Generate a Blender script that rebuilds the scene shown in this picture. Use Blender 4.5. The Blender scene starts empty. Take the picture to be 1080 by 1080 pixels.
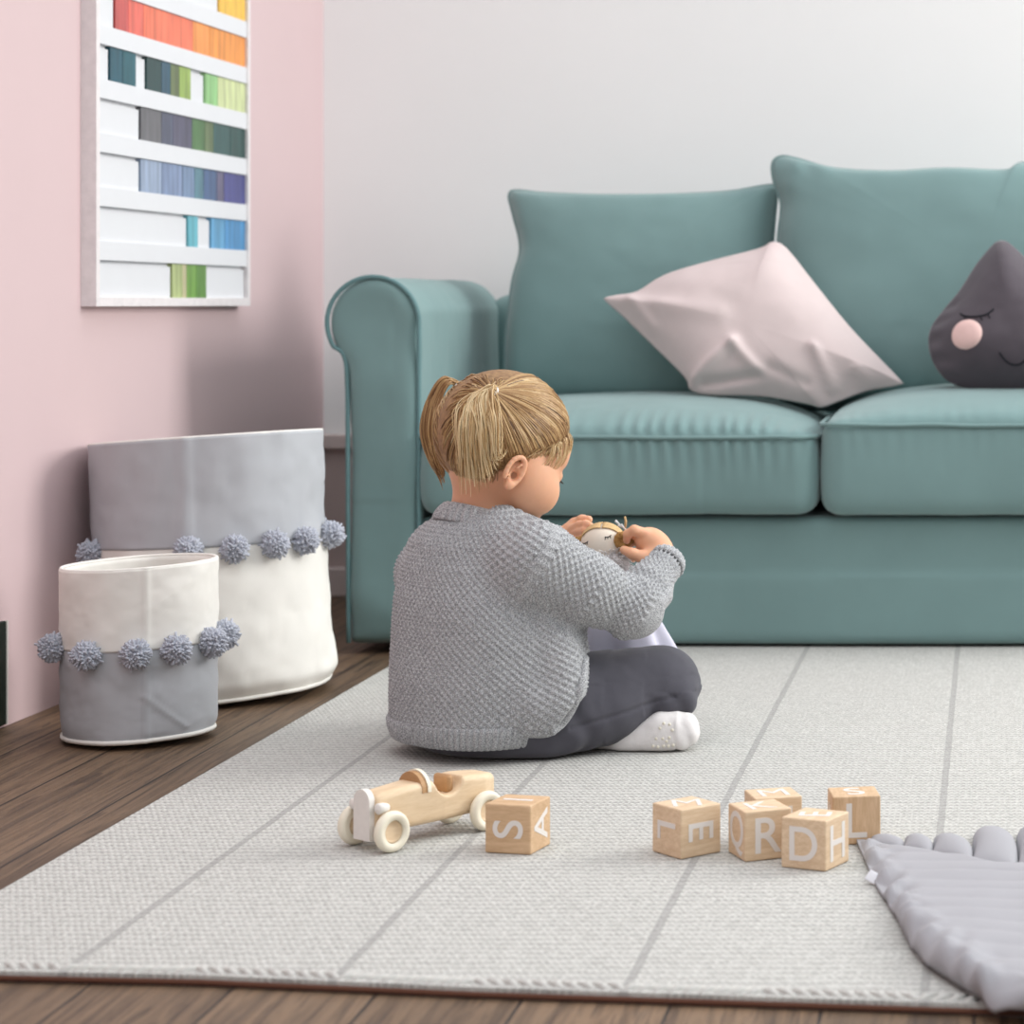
import bpy, math, random
import numpy as np
from mathutils import Vector, Matrix, Euler
random.seed(7); np.random.seed(7)
C = bpy.context.scene.collection
SC = bpy.context.scene

# ------------------------------------------------------------------ camera, world, light, exposure
F, CX, CY, HZ = 2500.0, 1045.0, 320.0, 0.605     # focal length in px, principal point, eye height
cam = bpy.data.cameras.new('camera'); co = bpy.data.objects.new('camera', cam); C.objects.link(co)
co.location = (0, 0, HZ); co.rotation_euler = (math.pi/2, 0, 0)
cam.sensor_width = 36; cam.lens = F/1080*36
cam.shift_x = -(CX-540)/1080; cam.shift_y = -(540-CY)/1080
cam.clip_start = .05
cam.dof.use_dof = True; cam.dof.focus_distance = 2.95; cam.dof.aperture_fstop = 7.0
SC.camera = co

w = bpy.data.worlds.new('world'); SC.world = w; w.use_nodes = True
wt = w.node_tree; bg = wt.nodes['Background']; bg.inputs[0].default_value = (0.93, 0.965, 1.0, 1)
_tc = wt.nodes.new('ShaderNodeTexCoord'); _sx = wt.nodes.new('ShaderNodeSeparateXYZ'); _mr = wt.nodes.new('ShaderNodeMapRange')
wt.links.new(_tc.outputs['Generated'], _sx.inputs[0]); wt.links.new(_sx.outputs[2], _mr.inputs[0]); wt.links.new(_mr.outputs[0], bg.inputs[1])
_mr.inputs['From Min'].default_value = .05; _mr.inputs['From Max'].default_value = 1.0      # brighter from above, as in a room with a white ceiling
_mr.inputs['To Min'].default_value = .30; _mr.inputs['To Max'].default_value = 2.35

def area(name, loc, target, sx, sy, power, col):
    l = bpy.data.lights.new(name, 'AREA'); l.shape = 'RECTANGLE'; l.size = sx; l.size_y = sy
    l.energy = power; l.color = col
    o = bpy.data.objects.new(name, l); C.objects.link(o); o.location = loc
    o.rotation_euler = (Vector(target)-Vector(loc)).to_track_quat('-Z', 'Y').to_euler()
    return o
area('window_daylight', (2.7, 3.95, 1.75), (-.9, 3.5, .35), 1.5, 1.7, 104, (1.0, .985, .96))

SC.view_settings.view_transform = 'Standard'; SC.view_settings.look = 'None'
SC.view_settings.gamma = 1; SC.view_settings.use_curve_mapping = False
SC.view_settings.exposure = -0.06

# ------------------------------------------------------------------ helpers
def P(px, py, Y):                      # a point seen at (px, py) of the photo and standing Y metres away
    return np.array([(px-CX)*Y/F, Y, HZ-(py-CY)*Y/F])
def lin(c):
    r = []
    for v in c:
        v = v/255.0
        r.append(v/12.92 if v <= .04045 else ((v+.055)/1.055)**2.4)
    return (r[0], r[1], r[2], 1)
class NT:
    def __init__(s, name):
        s.m = bpy.data.materials.new(name); s.m.use_nodes = True; s.t = s.m.node_tree
        s.b = s.t.nodes['Principled BSDF']
    def n(s, typ, **kw):
        x = s.t.nodes.new(typ)
        for k, v in kw.items():
            if k.startswith('i_'):
                k = k[2:]; x.inputs[int(k) if k.isdigit() else k.replace('_', ' ')].default_value = v
            else: setattr(x, k, v)
        return x
    def l(s, a, b): s.t.links.new(a, b)
    def m_(s, op, a, b=None, c=None):
        x = s.t.nodes.new('ShaderNodeMath'); x.operation = op
        for i, v in enumerate((a, b, c)):
            if v is None: continue
            if isinstance(v, (int, float)): x.inputs[i].default_value = v
            else: s.l(v, x.inputs[i])
        return x.outputs[0]
    def mix(s, fac, a, b, blend='MIX'):
        x = s.t.nodes.new('ShaderNodeMix'); x.data_type = 'RGBA'; x.blend_type = blend
        for i, v in ((0, fac), (6, a), (7, b)):
            if isinstance(v, (int, float, tuple)): x.inputs[i].default_value = v
            else: s.l(v, x.inputs[i])
        return x.outputs[2]
    def noise(s, scale, detail=3, rough=.5, vec=None, dist=0):
        x = s.n('ShaderNodeTexNoise'); x.inputs['Scale'].default_value = scale
        x.inputs['Detail'].default_value = detail; x.inputs['Roughness'].default_value = rough
        x.inputs['Distortion'].default_value = dist
        if vec is None: vec = s.coord()
        s.l(vec, x.inputs['Vector']); return x.outputs[0]
    def coord(s, scale=None, rot=(0, 0, 0)):
        g = s.n('ShaderNodeTexCoord').outputs['Object']
        if scale is None: return g
        x = s.n('ShaderNodeMapping'); x.inputs['Scale'].default_value = scale; x.inputs['Rotation'].default_value = rot
        s.l(g, x.inputs[0]); return x.outputs[0]
    def ramp(s, fac, stops):
        x = s.n('ShaderNodeValToRGB'); e = x.color_ramp.elements
        while len(e) < len(stops): e.new(.5)
        for q, (p, c) in zip(e, stops): q.position = p; q.color = c
        s.l(fac, x.inputs[0]); return x.outputs[0]
    def bump(s, h, strength=.3, dist=.001):
        x = s.n('ShaderNodeBump'); x.inputs['Strength'].default_value = strength; x.inputs['Distance'].default_value = dist
        s.l(h, x.inputs['Height']); s.l(x.outputs[0], s.b.inputs['Normal'])
def mat(name, col, rough=.8, var=.0, vs=8, bs=0, bstr=.3, bd=.001, sheen=0, spec=.3, sss=0, stretch=None):
    t = NT(name); c = lin(col); t.b.inputs['Roughness'].default_value = rough
    t.b.inputs['Specular IOR Level'].default_value = spec
    t.b.inputs['Base Color'].default_value = c
    if var:
        n = t.noise(vs, 4, .6, t.coord(stretch) if stretch else None)
        a = tuple(min(1, v*(1+var)) for v in c[:3])+(1,); b = tuple(v*(1-var) for v in c[:3])+(1,)
        t.l(t.ramp(n, [(.3, b), (.7, a)]), t.b.inputs['Base Color'])
    if bs: t.bump(t.noise(bs, 3, .6, t.coord(stretch) if stretch else None), bstr, bd)
    if sheen:
        t.b.inputs['Sheen Weight'].default_value = sheen; t.b.inputs['Sheen Roughness'].default_value = .5
    if sss:
        t.b.inputs['Subsurface Weight'].default_value = sss; t.b.inputs['Subsurface Radius'].default_value = (.5, .2, .1)
        t.b.inputs['Subsurface Scale'].default_value = .012
    return t.m

def link(name, me, m=None, parent=None, smooth=True):
    o = bpy.data.objects.new(name, me); C.objects.link(o)
    if m is not None: me.materials.append(m)
    if smooth and len(me.polygons): me.polygons.foreach_set('use_smooth', [True]*len(me.polygons))
    if parent is not None:
        o.parent = parent
        o.matrix_parent_inverse = world(parent).inverted()
    return o
def world(o):
    M = Matrix.LocRotScale(o.location, o.rotation_euler, o.scale)
    return world(o.parent) @ o.matrix_parent_inverse @ M if o.parent else M
def mesh(name, v, f, m=None, parent=None, smooth=True):
    me = bpy.data.meshes.new(name)
    v = np.asarray(v, dtype=float); me.from_pydata(v.tolist(), [], [list(map(int, q)) for q in f]); me.update()
    return link(name, me, m, parent, smooth)
def thing(name, label, cat, loc=(0, 0, 0), rz=0, group=None):
    o = bpy.data.objects.new(name, None); C.objects.link(o); o.empty_display_size = .05
    o.location = [float(q) for q in loc]; o.rotation_euler = (0, 0, rz)
    o['label'] = label; o['category'] = cat
    if group: o['group'] = group
    return o
def local(o):                            # from now on its children are given in its own coordinates
    return o
def child(name, v, f, m, parent, smooth=True):   # child in the parent's local coordinates
    o = mesh(name, v, f, m, None, smooth); o.parent = parent; return o
def struct(o): o['kind'] = 'structure'; return o

class MB:                                # mesh builder
    def __init__(s): s.v = []; s.f = []
    def add(s, v, f):
        n = len(s.v); s.v += [tuple(map(float, q)) for q in v]; s.f += [tuple(i+n for i in q) for q in f]
    def box(s, a, b):
        (x0, y0, z0), (x1, y1, z1) = a, b
        s.add([(x0,y0,z0),(x1,y0,z0),(x1,y1,z0),(x0,y1,z0),(x0,y0,z1),(x1,y0,z1),(x1,y1,z1),(x0,y1,z1)],
              [(0,3,2,1),(4,5,6,7),(0,1,5,4),(1,2,6,5),(2,3,7,6),(3,0,4,7)])
    def bbox(s, a, b, r):                # bevelled box
        import bmesh
        bm = bmesh.new(); bmesh.ops.create_cube(bm, size=1)
        a = np.array(a); b = np.array(b)
        for q in bm.verts: q.co = Vector(((a+b)/2+np.array(q.co)*(b-a)).tolist())
        bmesh.ops.bevel(bm, geom=bm.edges[:], offset=r, segments=3, profile=.5, affect='EDGES')
        s.add([tuple(q.co) for q in bm.verts], [[q.index for q in f.verts] for f in bm.faces]); bm.free()
    def tube(s, pts, r, n=6, closed=False, cap=True):
        pts = np.asarray(pts, float); m = len(pts)
        rs = np.full(m, r) if np.isscalar(r) else np.asarray(r, float)
        T = np.gradient(pts, axis=0) if not closed else np.roll(pts, -1, 0)-np.roll(pts, 1, 0)
        T /= np.linalg.norm(T, axis=1)[:, None]+1e-12
        up = np.array([0, 0, 1.]) if abs(T[0][2]) < .9 else np.array([1., 0, 0])
        N = np.cross(T[0], up); N /= np.linalg.norm(N); V = []
        for i in range(m):
            N = N-T[i]*N.dot(T[i]); N /= np.linalg.norm(N)+1e-12; B = np.cross(T[i], N)
            for k in range(n):
                a = 2*math.pi*k/n; V.append(pts[i]+rs[i]*(math.cos(a)*N+math.sin(a)*B))
        Fc = []
        for i in range(m if closed else m-1):
            j = (i+1) % m
            for k in range(n):
                l = (k+1) % n; Fc.append((i*n+k, i*n+l, j*n+l, j*n+k))
        if not closed and cap: Fc.append(tuple(range(n))[::-1]); Fc.append(tuple((m-1)*n+k for k in range(n)))
        s.add(V, Fc)
    def lathe(s, prof, n=32, M=None):    # profile (r, z) about z, then matrix M
        V = []
        for r, z in prof:
            for k in range(n):
                a = 2*math.pi*k/n; q = (r*math.cos(a), r*math.sin(a), z)
                V.append(tuple(M @ Vector(q)) if M else q)
        Fc = [(i*n+k, i*n+(k+1) % n, (i+1)*n+(k+1) % n, (i+1)*n+k) for i in range(len(prof)-1) for k in range(n)]
        s.add(V, Fc)
    def build(s, name, m, parent=None, smooth=True, world_space=False):
        if world_space: return mesh(name, s.v, s.f, m, parent, smooth)
        return child(name, s.v, s.f, m, parent, smooth) if parent is not None else mesh(name, s.v, s.f, m, None, smooth)

_lat = np.random.rand(40, 40, 40).astype(np.float32)
def vnoise(p, scale, seed=0):            # smooth value noise, -1..1
    q = np.asarray(p, np.float32)*scale+seed*7.31+100
    i = np.floor(q).astype(int); f = q-i; f = f*f*(3-2*f); i %= 39
    r = 0
    for dx in (0, 1):
        for dy in (0, 1):
            for dz in (0, 1):
                wgt = (f[..., 0] if dx else 1-f[..., 0])*(f[..., 1] if dy else 1-f[..., 1])*(f[..., 2] if dz else 1-f[..., 2])
                r = r+wgt*_lat[i[..., 0]+dx, i[..., 1]+dy, i[..., 2]+dz]
    return r*2-1
def fbm(p, s, seed=0): return .6*vnoise(p, s, seed)+.3*vnoise(p, s*2.1, seed+3)+.15*vnoise(p, s*4.3, seed+5)

# ------------------------------------------------------------------ implicit surfaces
class SDF:
    def __init__(s, lo, hi, res):
        s.lo = np.array(lo, float); s.res = res
        s.n = np.ceil((np.array(hi)-s.lo)/res).astype(int)+1
        s.g = np.full(s.n, .05, np.float32)
    def _sub(s, lo, hi):
        a = np.clip(np.floor((np.array(lo)-s.lo)/s.res).astype(int), 0, s.n-1)
        b = np.clip(np.ceil((np.array(hi)-s.lo)/s.res).astype(int)+1, 1, s.n)
        ax = [s.lo[k]+s.res*np.arange(a[k], b[k]) for k in range(3)]
        G = np.stack(np.meshgrid(*ax, indexing='ij'), -1).astype(np.float32)
        return (slice(a[0], b[0]), slice(a[1], b[1]), slice(a[2], b[2])), G
    def put(s, fn, lo, hi, k=.01, op='u', pad=.025):
        sl, G = s._sub(np.array(lo)-pad, np.array(hi)+pad)
        if 0 in G.shape: return
        d = np.minimum(fn(G), .05); o = s.g[sl]
        if op == 'u':
            h = np.maximum(k-np.abs(d-o), 0)/k if k else 0; s.g[sl] = np.minimum(d, o)-h*h*k*.25
        else:
            d = -fn(G); h = np.maximum(k-np.abs(d-o), 0)/k if k else 0; s.g[sl] = np.maximum(d, o)+h*h*k*.25
    def ell(s, c, R, rad, k=.01, op='u'):          # R: rows are axes
        c = np.array(c, np.float32); rad = np.array(rad, np.float32); R = np.array(R, np.float32); m = max(rad)
        def fn(G):
            q = (G-c)@R.T; a = np.linalg.norm(q/rad, axis=-1); b = np.linalg.norm(q/rad**2, axis=-1)+1e-6
            return a*(a-1)/b
        s.put(fn, c-m, c+m, k, op)
    def sph(s, c, r, k=.01, op='u'): s.ell(c, np.eye(3), (r, r, r), k, op)
    def cap(s, a, b, ra, rb, k=.01, op='u'):
        a = np.array(a, np.float32); b = np.array(b, np.float32); ab = b-a; L = ab.dot(ab)+1e-9
        def fn(G):
            t = np.clip(((G-a)@ab)/L, 0, 1)
            return np.linalg.norm(G-a-t[..., None]*ab, axis=-1)-(ra+(rb-ra)*t)
        m = max(ra, rb); s.put(fn, np.minimum(a, b)-m, np.maximum(a, b)+m, k, op)
    def chain(s, pts, rs, k=.006, k0=None):
        for i in range(len(pts)-1): s.cap(pts[i], pts[i+1], rs[i], rs[i+1], k0 if (i == 0 and k0) else k)
    def mesh(s):
        g = s.g; ins = g < 0; n = g.shape
        cnt = np.zeros(tuple(q-1 for q in n), np.int8); cs = [(x, y, z) for x in (0, 1) for y in (0, 1) for z in (0, 1)]
        for x, y, z in cs: cnt += ins[x:n[0]-1+x, y:n[1]-1+y, z:n[2]-1+z]
        act = (cnt > 0) & (cnt < 8); I = np.argwhere(act)
        vals = np.stack([g[I[:, 0]+x, I[:, 1]+y, I[:, 2]+z] for x, y, z in cs], 1)
        pos = np.zeros((len(I), 3)); num = np.zeros(len(I)); cc = np.array(cs, float)
        for a in range(8):
            for b in range(a+1, 8):
                if abs(cc[a]-cc[b]).sum() != 1: continue
                m = (vals[:, a] < 0) != (vals[:, b] < 0)
                t = np.where(m, vals[:, a]/(vals[:, a]-vals[:, b]+1e-12), 0)
                pos += m[:, None]*(cc[a]+t[:, None]*(cc[b]-cc[a])); num += m
        V = s.lo+s.res*(I+pos/num[:, None])
        idx = np.full(cnt.shape, -1, np.int64); idx[act] = np.arange(len(I)); Q = []
        for ax in range(3):
            sl0 = [slice(1, n[k]-1) for k in range(3)]; sl1 = list(sl0)
            sl0[ax] = slice(0, n[ax]-1); sl1[ax] = slice(1, n[ax])
            A = ins[tuple(sl0)]; B = ins[tuple(sl1)]; E = np.argwhere(A != B)
            off = np.array([1, 1, 1]); off[ax] = 0; E = E+off
            u, v = [(1, 2), (2, 0), (0, 1)][ax]; du = np.zeros(3, int); dv = np.zeros(3, int); du[u] = 1; dv[v] = 1
            q = np.stack([idx[tuple((E-du-dv).T)], idx[tuple((E-dv).T)], idx[tuple(E.T)], idx[tuple((E-du).T)]], 1)
            fl = ~ins[tuple(E.T)]; q[fl] = q[fl][:, ::-1]; Q.append(q)
        return V, np.concatenate(Q)
def relax(V, Q, it=2, f=.5):
    for _ in range(it):
        acc = np.zeros_like(V); c = np.zeros(len(V))
        for a, b in ((0, 1), (1, 2), (2, 3), (3, 0)):
            np.add.at(acc, Q[:, a], V[Q[:, b]]); np.add.at(acc, Q[:, b], V[Q[:, a]])
            np.add.at(c, Q[:, a], 1); np.add.at(c, Q[:, b], 1)
        V = V+(acc/np.maximum(c, 1)[:, None]-V)*f
    return V
def normals(V, Q):
    n = np.cross(V[Q[:, 2]]-V[Q[:, 0]], V[Q[:, 3]]-V[Q[:, 1]]); N = np.zeros_like(V)
    for k in range(4): np.add.at(N, Q[:, k], n)
    return N/(np.linalg.norm(N, axis=1)[:, None]+1e-12)
def smax(a, b, k):
    h = np.maximum(k-np.abs(a-b), 0)/k; return np.maximum(a, b)+h*h*k*.25
def sdfobj(name, fn, lo, hi, res, m, parent, disp=None, it=1):
    s = SDF(lo, hi, res); sl, G = s._sub(lo, hi); s.g[sl] = fn(G)
    V, Q = s.mesh(); V = relax(V, Q, it)
    if disp is not None: V = V+normals(V, Q)*disp(V)[:, None]
    return mesh(name, V, Q, m, parent)
def outline_pts(pts, step):
    pts = np.array(pts, float); out = []
    for i in range(len(pts)):
        a = pts[i]; b = pts[(i+1) % len(pts)]; n = max(1, int(np.linalg.norm(b-a)/step))
        for k in range(n): out.append(a+(b-a)*k/n)
    return np.array(out)
def catmull(pts, n=8, closed=True):
    pts = np.array(pts, float); m = len(pts); out = []
    for i in range(m if closed else m-1):
        if closed: p0, p1, p2, p3 = pts[i-1], pts[i], pts[(i+1) % m], pts[(i+2) % m]
        else: p0, p1, p2, p3 = pts[max(i-1, 0)], pts[i], pts[i+1], pts[min(i+2, m-1)]
        for k in range(n):
            t = k/n; out.append(.5*((2*p1)+(-p0+p2)*t+(2*p0-5*p1+4*p2-p3)*t*t+(-p0+3*p1-3*p2+p3)*t**3))
    if not closed: out.append(pts[-1])
    return np.array(out)
_pf = {}
def pillow(name, outline, cen, T, D, M, m, parent, wr=None, rings=36, back=.8, flat=.5, smooth=60, box=False):
    """stuffed shape: 2-D outline in its own plane (u, v), thickness along w; M(u, v, w) -> world"""
    o = np.array(outline, float); c = np.array(cen, float); n = len(o); V2 = []
    for r in range(1, rings+1):
        s = (r/rings)**.8; V2.append(c+(o-c)*s)
    V2 = np.concatenate([[c]]+V2)
    a = o; b = np.roll(o, -1, 0); ab = b-a; L = (ab**2).sum(1)
    d = np.full(len(V2), 9.)
    for i in range(n):
        t = np.clip(((V2-a[i])@ab[i])/L[i], 0, 1); d = np.minimum(d, np.linalg.norm(V2-a[i]-t[:, None]*ab[i], axis=1))
    t = T*np.power(1-(1-np.minimum(d/D, 1))**2, flat)
    if box:
        mn, mx = o.min(0), o.max(0); q = np.abs((V2-(mn+mx)/2)/((mx-mn)/2)); q = np.clip(1-q**3.0, 0, 1)
        t = T*np.sqrt(q[:, 0]*q[:, 1])*.9+T*.16*np.sqrt(1-(1-np.minimum(d/.03, 1))**2); t[d < 1e-6] = 0; smooth = 12
    tg = t[1:].reshape(rings, n)
    for _ in range(smooth):
        q = np.vstack([np.full((1, n), tg[0].mean()), tg]); nw = .25*(q[:-2]+q[2:])+.25*(np.roll(tg[:-1], 1, 1)+np.roll(tg[:-1], -1, 1)); tg[:-1] = nw
    t = np.concatenate([[tg[0].mean()], tg.ravel()])
    _pf['f'] = (V2, t)
    fr = np.column_stack([V2, -t]); bk = np.column_stack([V2, t*back])
    if wr is not None: fr[:, 2] -= wr(V2, d)
    N = len(V2); bkm = np.arange(N)+N; ring0 = 1+(rings-1)*n; bkm[ring0:] = np.arange(ring0, N)
    A = np.concatenate([fr, bk]); A[ring0:N, 2] = 0
    Fc = []
    for side, mp in ((0, np.arange(N)), (1, bkm)):
        for k in range(n):
            q = (0, 1+k, 1+(k+1) % n); q = tuple(mp[list(q)]); Fc.append(q if side else q[::-1])
            for r in range(rings-1):
                p = 1+r*n; q = (p+k, p+n+k, p+n+(k+1) % n, p+(k+1) % n); q = tuple(mp[list(q)]); Fc.append(q if side else q[::-1])
    W = M(A); used = sorted(set(i for q in Fc for i in q)); mp = {u: i for i, u in enumerate(used)}
    ob = mesh(name, W[used], [[mp[i] for i in q] for q in Fc], m, parent)
    return ob, W[ring0:N]
def plane_map(Y0, z0, lean):            # plane through (Y0, z0), leaning back by lean (rad)
    d = np.array([0, math.sin(lean), math.cos(lean)]); nrm = np.array([0, math.cos(lean), -math.sin(lean)])
    def M(A): return np.column_stack([A[:, 0], np.full(len(A), Y0), np.full(len(A), z0)])+A[:, 1:2]*d+A[:, 2:3]*nrm
    def inv(px, py):                     # where the line of sight meets the plane
        r = np.array([(px-CX)/F, 1, -(py-CY)/F]); o = np.array([0, 0, HZ]); q = np.array([0, Y0, z0])
        t = (q-o).dot(nrm)/r.dot(nrm); h = o+r*t; return (h[0], (h-q).dot(d))
    return M, inv

# ------------------------------------------------------------------ materials
M = {}
M['white_wall'] = mat('white_wall', (243, 244, 243), .9, .012, 2.5, 60, .08, .002)
M['pink_wall'] = mat('pink_wall', (214, 190, 191), .85, .015, 2.5, 60, .08, .002)
M['trim'] = mat('painted_trim', (205, 190, 186), .6)
M['shaded_lower_wall'] = mat('shaded_lower_wall', (190, 172, 168), .8)  # white wall darkened: the shade below the rail is put into the colour
M['teal'] = mat('teal_cotton', (119, 147, 146), .9, .05, 5, 900, .25, .0006, sheen=.25, spec=.15)
M['teal_pipe'] = mat('teal_piping', (106, 138, 140), .9, .05, 40, spec=.15)
M['pink'] = mat('pale_pink_cotton', (208, 193, 191), .95, .04, 12, 700, .3, .0006, sheen=.1, spec=.1)
M['drop'] = mat('charcoal_felt', (82, 76, 82), 1, .08, 14, 500, .3, .0008, sheen=.3, spec=.1)
M['drop_cheek'] = mat('pink_felt', (226, 192, 186), 1, .03, 30, 600, .3)
M['stitch'] = mat('black_thread', (22, 24, 32), .8)
M['canvas_grey'] = mat('grey_canvas', (184, 186, 190), .9, .02, 20, 900, .25, .0005, spec=.2)
M['canvas_cream'] = mat('cream_canvas', (236, 233, 226), .9, .02, 20, 900, .25, .0005, spec=.2)
M['pompom'] = mat('blue_grey_yarn', (190, 193, 203), 1, .12, 300, spec=.1)
M['dark_leg'] = mat('dark_wood_leg', (52, 34, 28), .5)
M['quilt'] = mat('grey_quilt', (160, 159, 163), .9, .02, 10, 1100, .35, .0006, sheen=.1, spec=.15)
M['trousers'] = mat('charcoal_jersey', (80, 79, 86), .95, .07, 26, 1500, .3, .0005, sheen=.15, spec=.1)
M['sock'] = mat('white_sock', (222, 218, 216), .95, .04, 40, 700, .5, .0008, spec=.1)
M['grip'] = mat('cream_grip', (226, 220, 205), .5)
M['skin'] = mat('skin', (226, 172, 138), .5, .05, 25, 300, .08, .0005, sss=.25, spec=.35)
M['lash'] = mat('dark_lash', (62, 44, 36), .7)
M['lip'] = mat('lip', (196, 120, 110), .5)
M['elastic'] = mat('white_elastic', (230, 228, 226), .6)
M['cream_wood'] = mat('cream_tyre', (234, 226, 206), .45, .03, 30)
M['white_paint'] = mat('white_paint', (226, 221, 214), .5, .03, 120, spec=.3)
M['letter_white'] = mat('letter_white', (222, 216, 210), .7)
M['doll_skin'] = mat('cream_cloth', (231, 220, 206), .9, .03, 60, 900, .3)
M['doll_hair'] = mat('golden_yarn', (170, 130, 78), .9, .15, 260, 500, .6, .002)
M['doll_hair_light'] = mat('blond_yarn', (206, 174, 128), .9, .12, 260, 500, .5, .001)
M['dress'] = mat('lilac_cloth', (214, 212, 228), .9, .02, 20, 700, .3)
M['feather'] = mat('white_feather', (240, 236, 236), .9)
M['care_tag'] = mat('white_tag', (222, 222, 226), .7)
M['green_dark'] = mat('dark_green', (14, 34, 26), .5)
def wood(name, c1, c2, sc, stretch, rough=.55):
    t = NT(name); t.b.inputs['Roughness'].default_value = rough; t.b.inputs['Specular IOR Level'].default_value = .3
    n = t.noise(sc, 6, .65, t.coord(stretch), .6)
    n2 = t.noise(sc*5, 3, .6, t.coord(stretch))
    f = t.m_('ADD', t.m_('MULTIPLY', n, .7), t.m_('MULTIPLY', n2, .3))
    t.l(t.ramp(f, [(.36, lin(c1)), (.64, lin(c2))]), t.b.inputs['Base Color']); t.bump(n2, .15, .0005)
    return t.m
M['block_wood'] = wood('beech_wood', (204, 174, 141), (226, 201, 170), 60, (.3, 1, 2.4))
M['block_wood2'] = wood('darker_beech', (190, 155, 118), (214, 182, 146), 60, (.3, 1, 2.4))
M['block_wood3'] = wood('vertical_beech', (192, 158, 122), (218, 188, 154), 60, (2.4, 1, .3))
M['car_wood'] = wood('pale_beech', (212, 184, 148), (228, 204, 172), 50, (.3, 1.6, 1.6), .5)
M['car_wood_dark'] = wood('darker_toy_wood', (168, 128, 88), (192, 152, 110), 50, (1, .4, 1.6), .5)

# floor planks
t = NT('old_wood_floor')
g = t.coord(); sx = t.n('ShaderNodeSeparateXYZ'); t.l(g, sx.inputs[0])
u = t.m_('DIVIDE', t.m_('ADD', sx.outputs[0], .669), .131)
idp = t.m_('FLOOR', u); fr = t.m_('FRACT', u)
wn = t.n('ShaderNodeTexWhiteNoise', noise_dimensions='1D'); t.l(idp, wn.inputs['W'])
cmb = t.n('ShaderNodeCombineXYZ'); t.l(sx.outputs[0], cmb.inputs[0]); t.l(t.m_('ADD', sx.outputs[1], t.m_('MULTIPLY', wn.outputs[0], 9)), cmb.inputs[1])
t.l(t.m_('MULTIPLY', idp, 3.7), cmb.inputs[2])
mp = t.n('ShaderNodeMapping'); mp.inputs['Scale'].default_value = (1, .10, 1); t.l(cmb.outputs[0], mp.inputs[0])
mp3 = t.n('ShaderNodeMapping'); mp3.inputs['Scale'].default_value = (1, .045, 1); t.l(cmb.outputs[0], mp3.inputs[0])
grain = t.noise(60, 8, .72, mp3.outputs[0], 1.0); big = t.noise(9, 4, .6, mp.outputs[0], .8)
mp2 = t.n('ShaderNodeMapping'); mp2.inputs['Scale'].default_value = (1, .022, 1); t.l(cmb.outputs[0], mp2.inputs[0]); fine = t.noise(190, 5, .65, mp2.outputs[0], .5)
knot = t.noise(16, 2, .5, mp.outputs[0], 2.5)
fine = t.m_('ADD', fine, t.m_('MULTIPLY', t.m_('GREATER_THAN', knot, .68), .12))
base = t.ramp(grain, [(.30, lin((56, 40, 29))), (.42, lin((94, 72, 52))), (.56, lin((132, 105, 79))), (.74, lin((108, 90, 72)))])
base = t.mix(t.m_('MULTIPLY', big, .5), base, lin((94, 82, 68)))
base = t.mix(t.m_('MULTIPLY', t.m_('GREATER_THAN', fine, .58), .6), base, lin((58, 43, 34)))
hs = t.n('ShaderNodeHueSaturation'); t.l(t.m_('MULTIPLY_ADD', wn.outputs[0], .35, .8), hs.inputs['Value']); t.l(base, hs.inputs['Color'])
gap = t.m_('LESS_THAN', t.m_('ABSOLUTE', t.m_('SUBTRACT', fr, .5)), .488)
t.l(t.mix(gap, lin((30, 22, 18)), hs.outputs[0]), t.b.inputs['Base Color'])
t.b.inputs['Roughness'].default_value = .55
t.bump(t.m_('ADD', t.m_('MULTIPLY', gap, 1.5), t.m_('MULTIPLY', grain, .8)), .6, .002); M['floor'] = t.m

# rug weave
t = NT('woven_rug')
g = t.coord(); sx = t.n('ShaderNodeSeparateXYZ'); t.l(g, sx.inputs[0]); X, Y_ = sx.outputs[0], sx.outputs[1]
wob = t.noise(14, 2, .5)
xw = t.m_('ADD', X, t.m_('MULTIPLY', wob, .004))
row = t.m_('FLOOR', t.m_('DIVIDE', Y_, .008))
a = t.m_('SINE', t.m_('MULTIPLY', t.m_('ADD', xw, t.m_('MULTIPLY', row, .0034)), 2*math.pi/.0068))
b = t.m_('SINE', t.m_('MULTIPLY', t.m_('ADD', Y_, t.m_('MULTIPLY', wob, .006)), 2*math.pi/.016))
h = t.m_('ADD', t.m_('MULTIPLY', a, .5), b)
n1 = t.noise(260, 4, .75, t.coord((1, .5, 1))); n2 = t.noise(5, 3, .5)
seam = None
for s_ in (-.826, -.578, -.317, -.057, .205, .465):
    q = t.m_('LESS_THAN', t.m_('ABSOLUTE', t.m_('SUBTRACT', t.m_('ADD', X, t.m_('MULTIPLY', wob, .003)), s_+.0015)), .0042)
    seam = q if seam is None else t.m_('MAXIMUM', seam, q)
thr = t.m_('LESS_THAN', t.m_('ADD', h, t.m_('MULTIPLY', t.m_('SUBTRACT', n1, .5), 3.2)), -.62)     # the grey weft threads
col = t.ramp(n1, [(.3, lin((170, 169, 164))), (.7, lin((206, 205, 200)))])
col = t.mix(t.m_('MULTIPLY', thr, .62), col, lin((146, 145, 142)))
col = t.mix(t.m_('MULTIPLY', n2, .12), col, lin((196, 192, 186)))
col = t.mix(t.m_('MULTIPLY', seam, .45), col, lin((126, 124, 123)))
t.l(col, t.b.inputs['Base Color']); t.b.inputs['Roughness'].default_value = .95; t.b.inputs['Specular IOR Level'].default_value = .15
hh = t.m_('ADD', t.m_('MULTIPLY', h, t.m_('SUBTRACT', 1, seam)), t.m_('MULTIPLY', n1, 1.2))
t.bump(hh, .55, .0012); M['rug'] = t.m
M['rug_edge'] = mat('rug_braid', (194, 192, 187), .95, .05, 200, 500, .4)
M['rug_brown'] = mat('rug_dark_brown', (96, 62, 48), .9)

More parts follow.
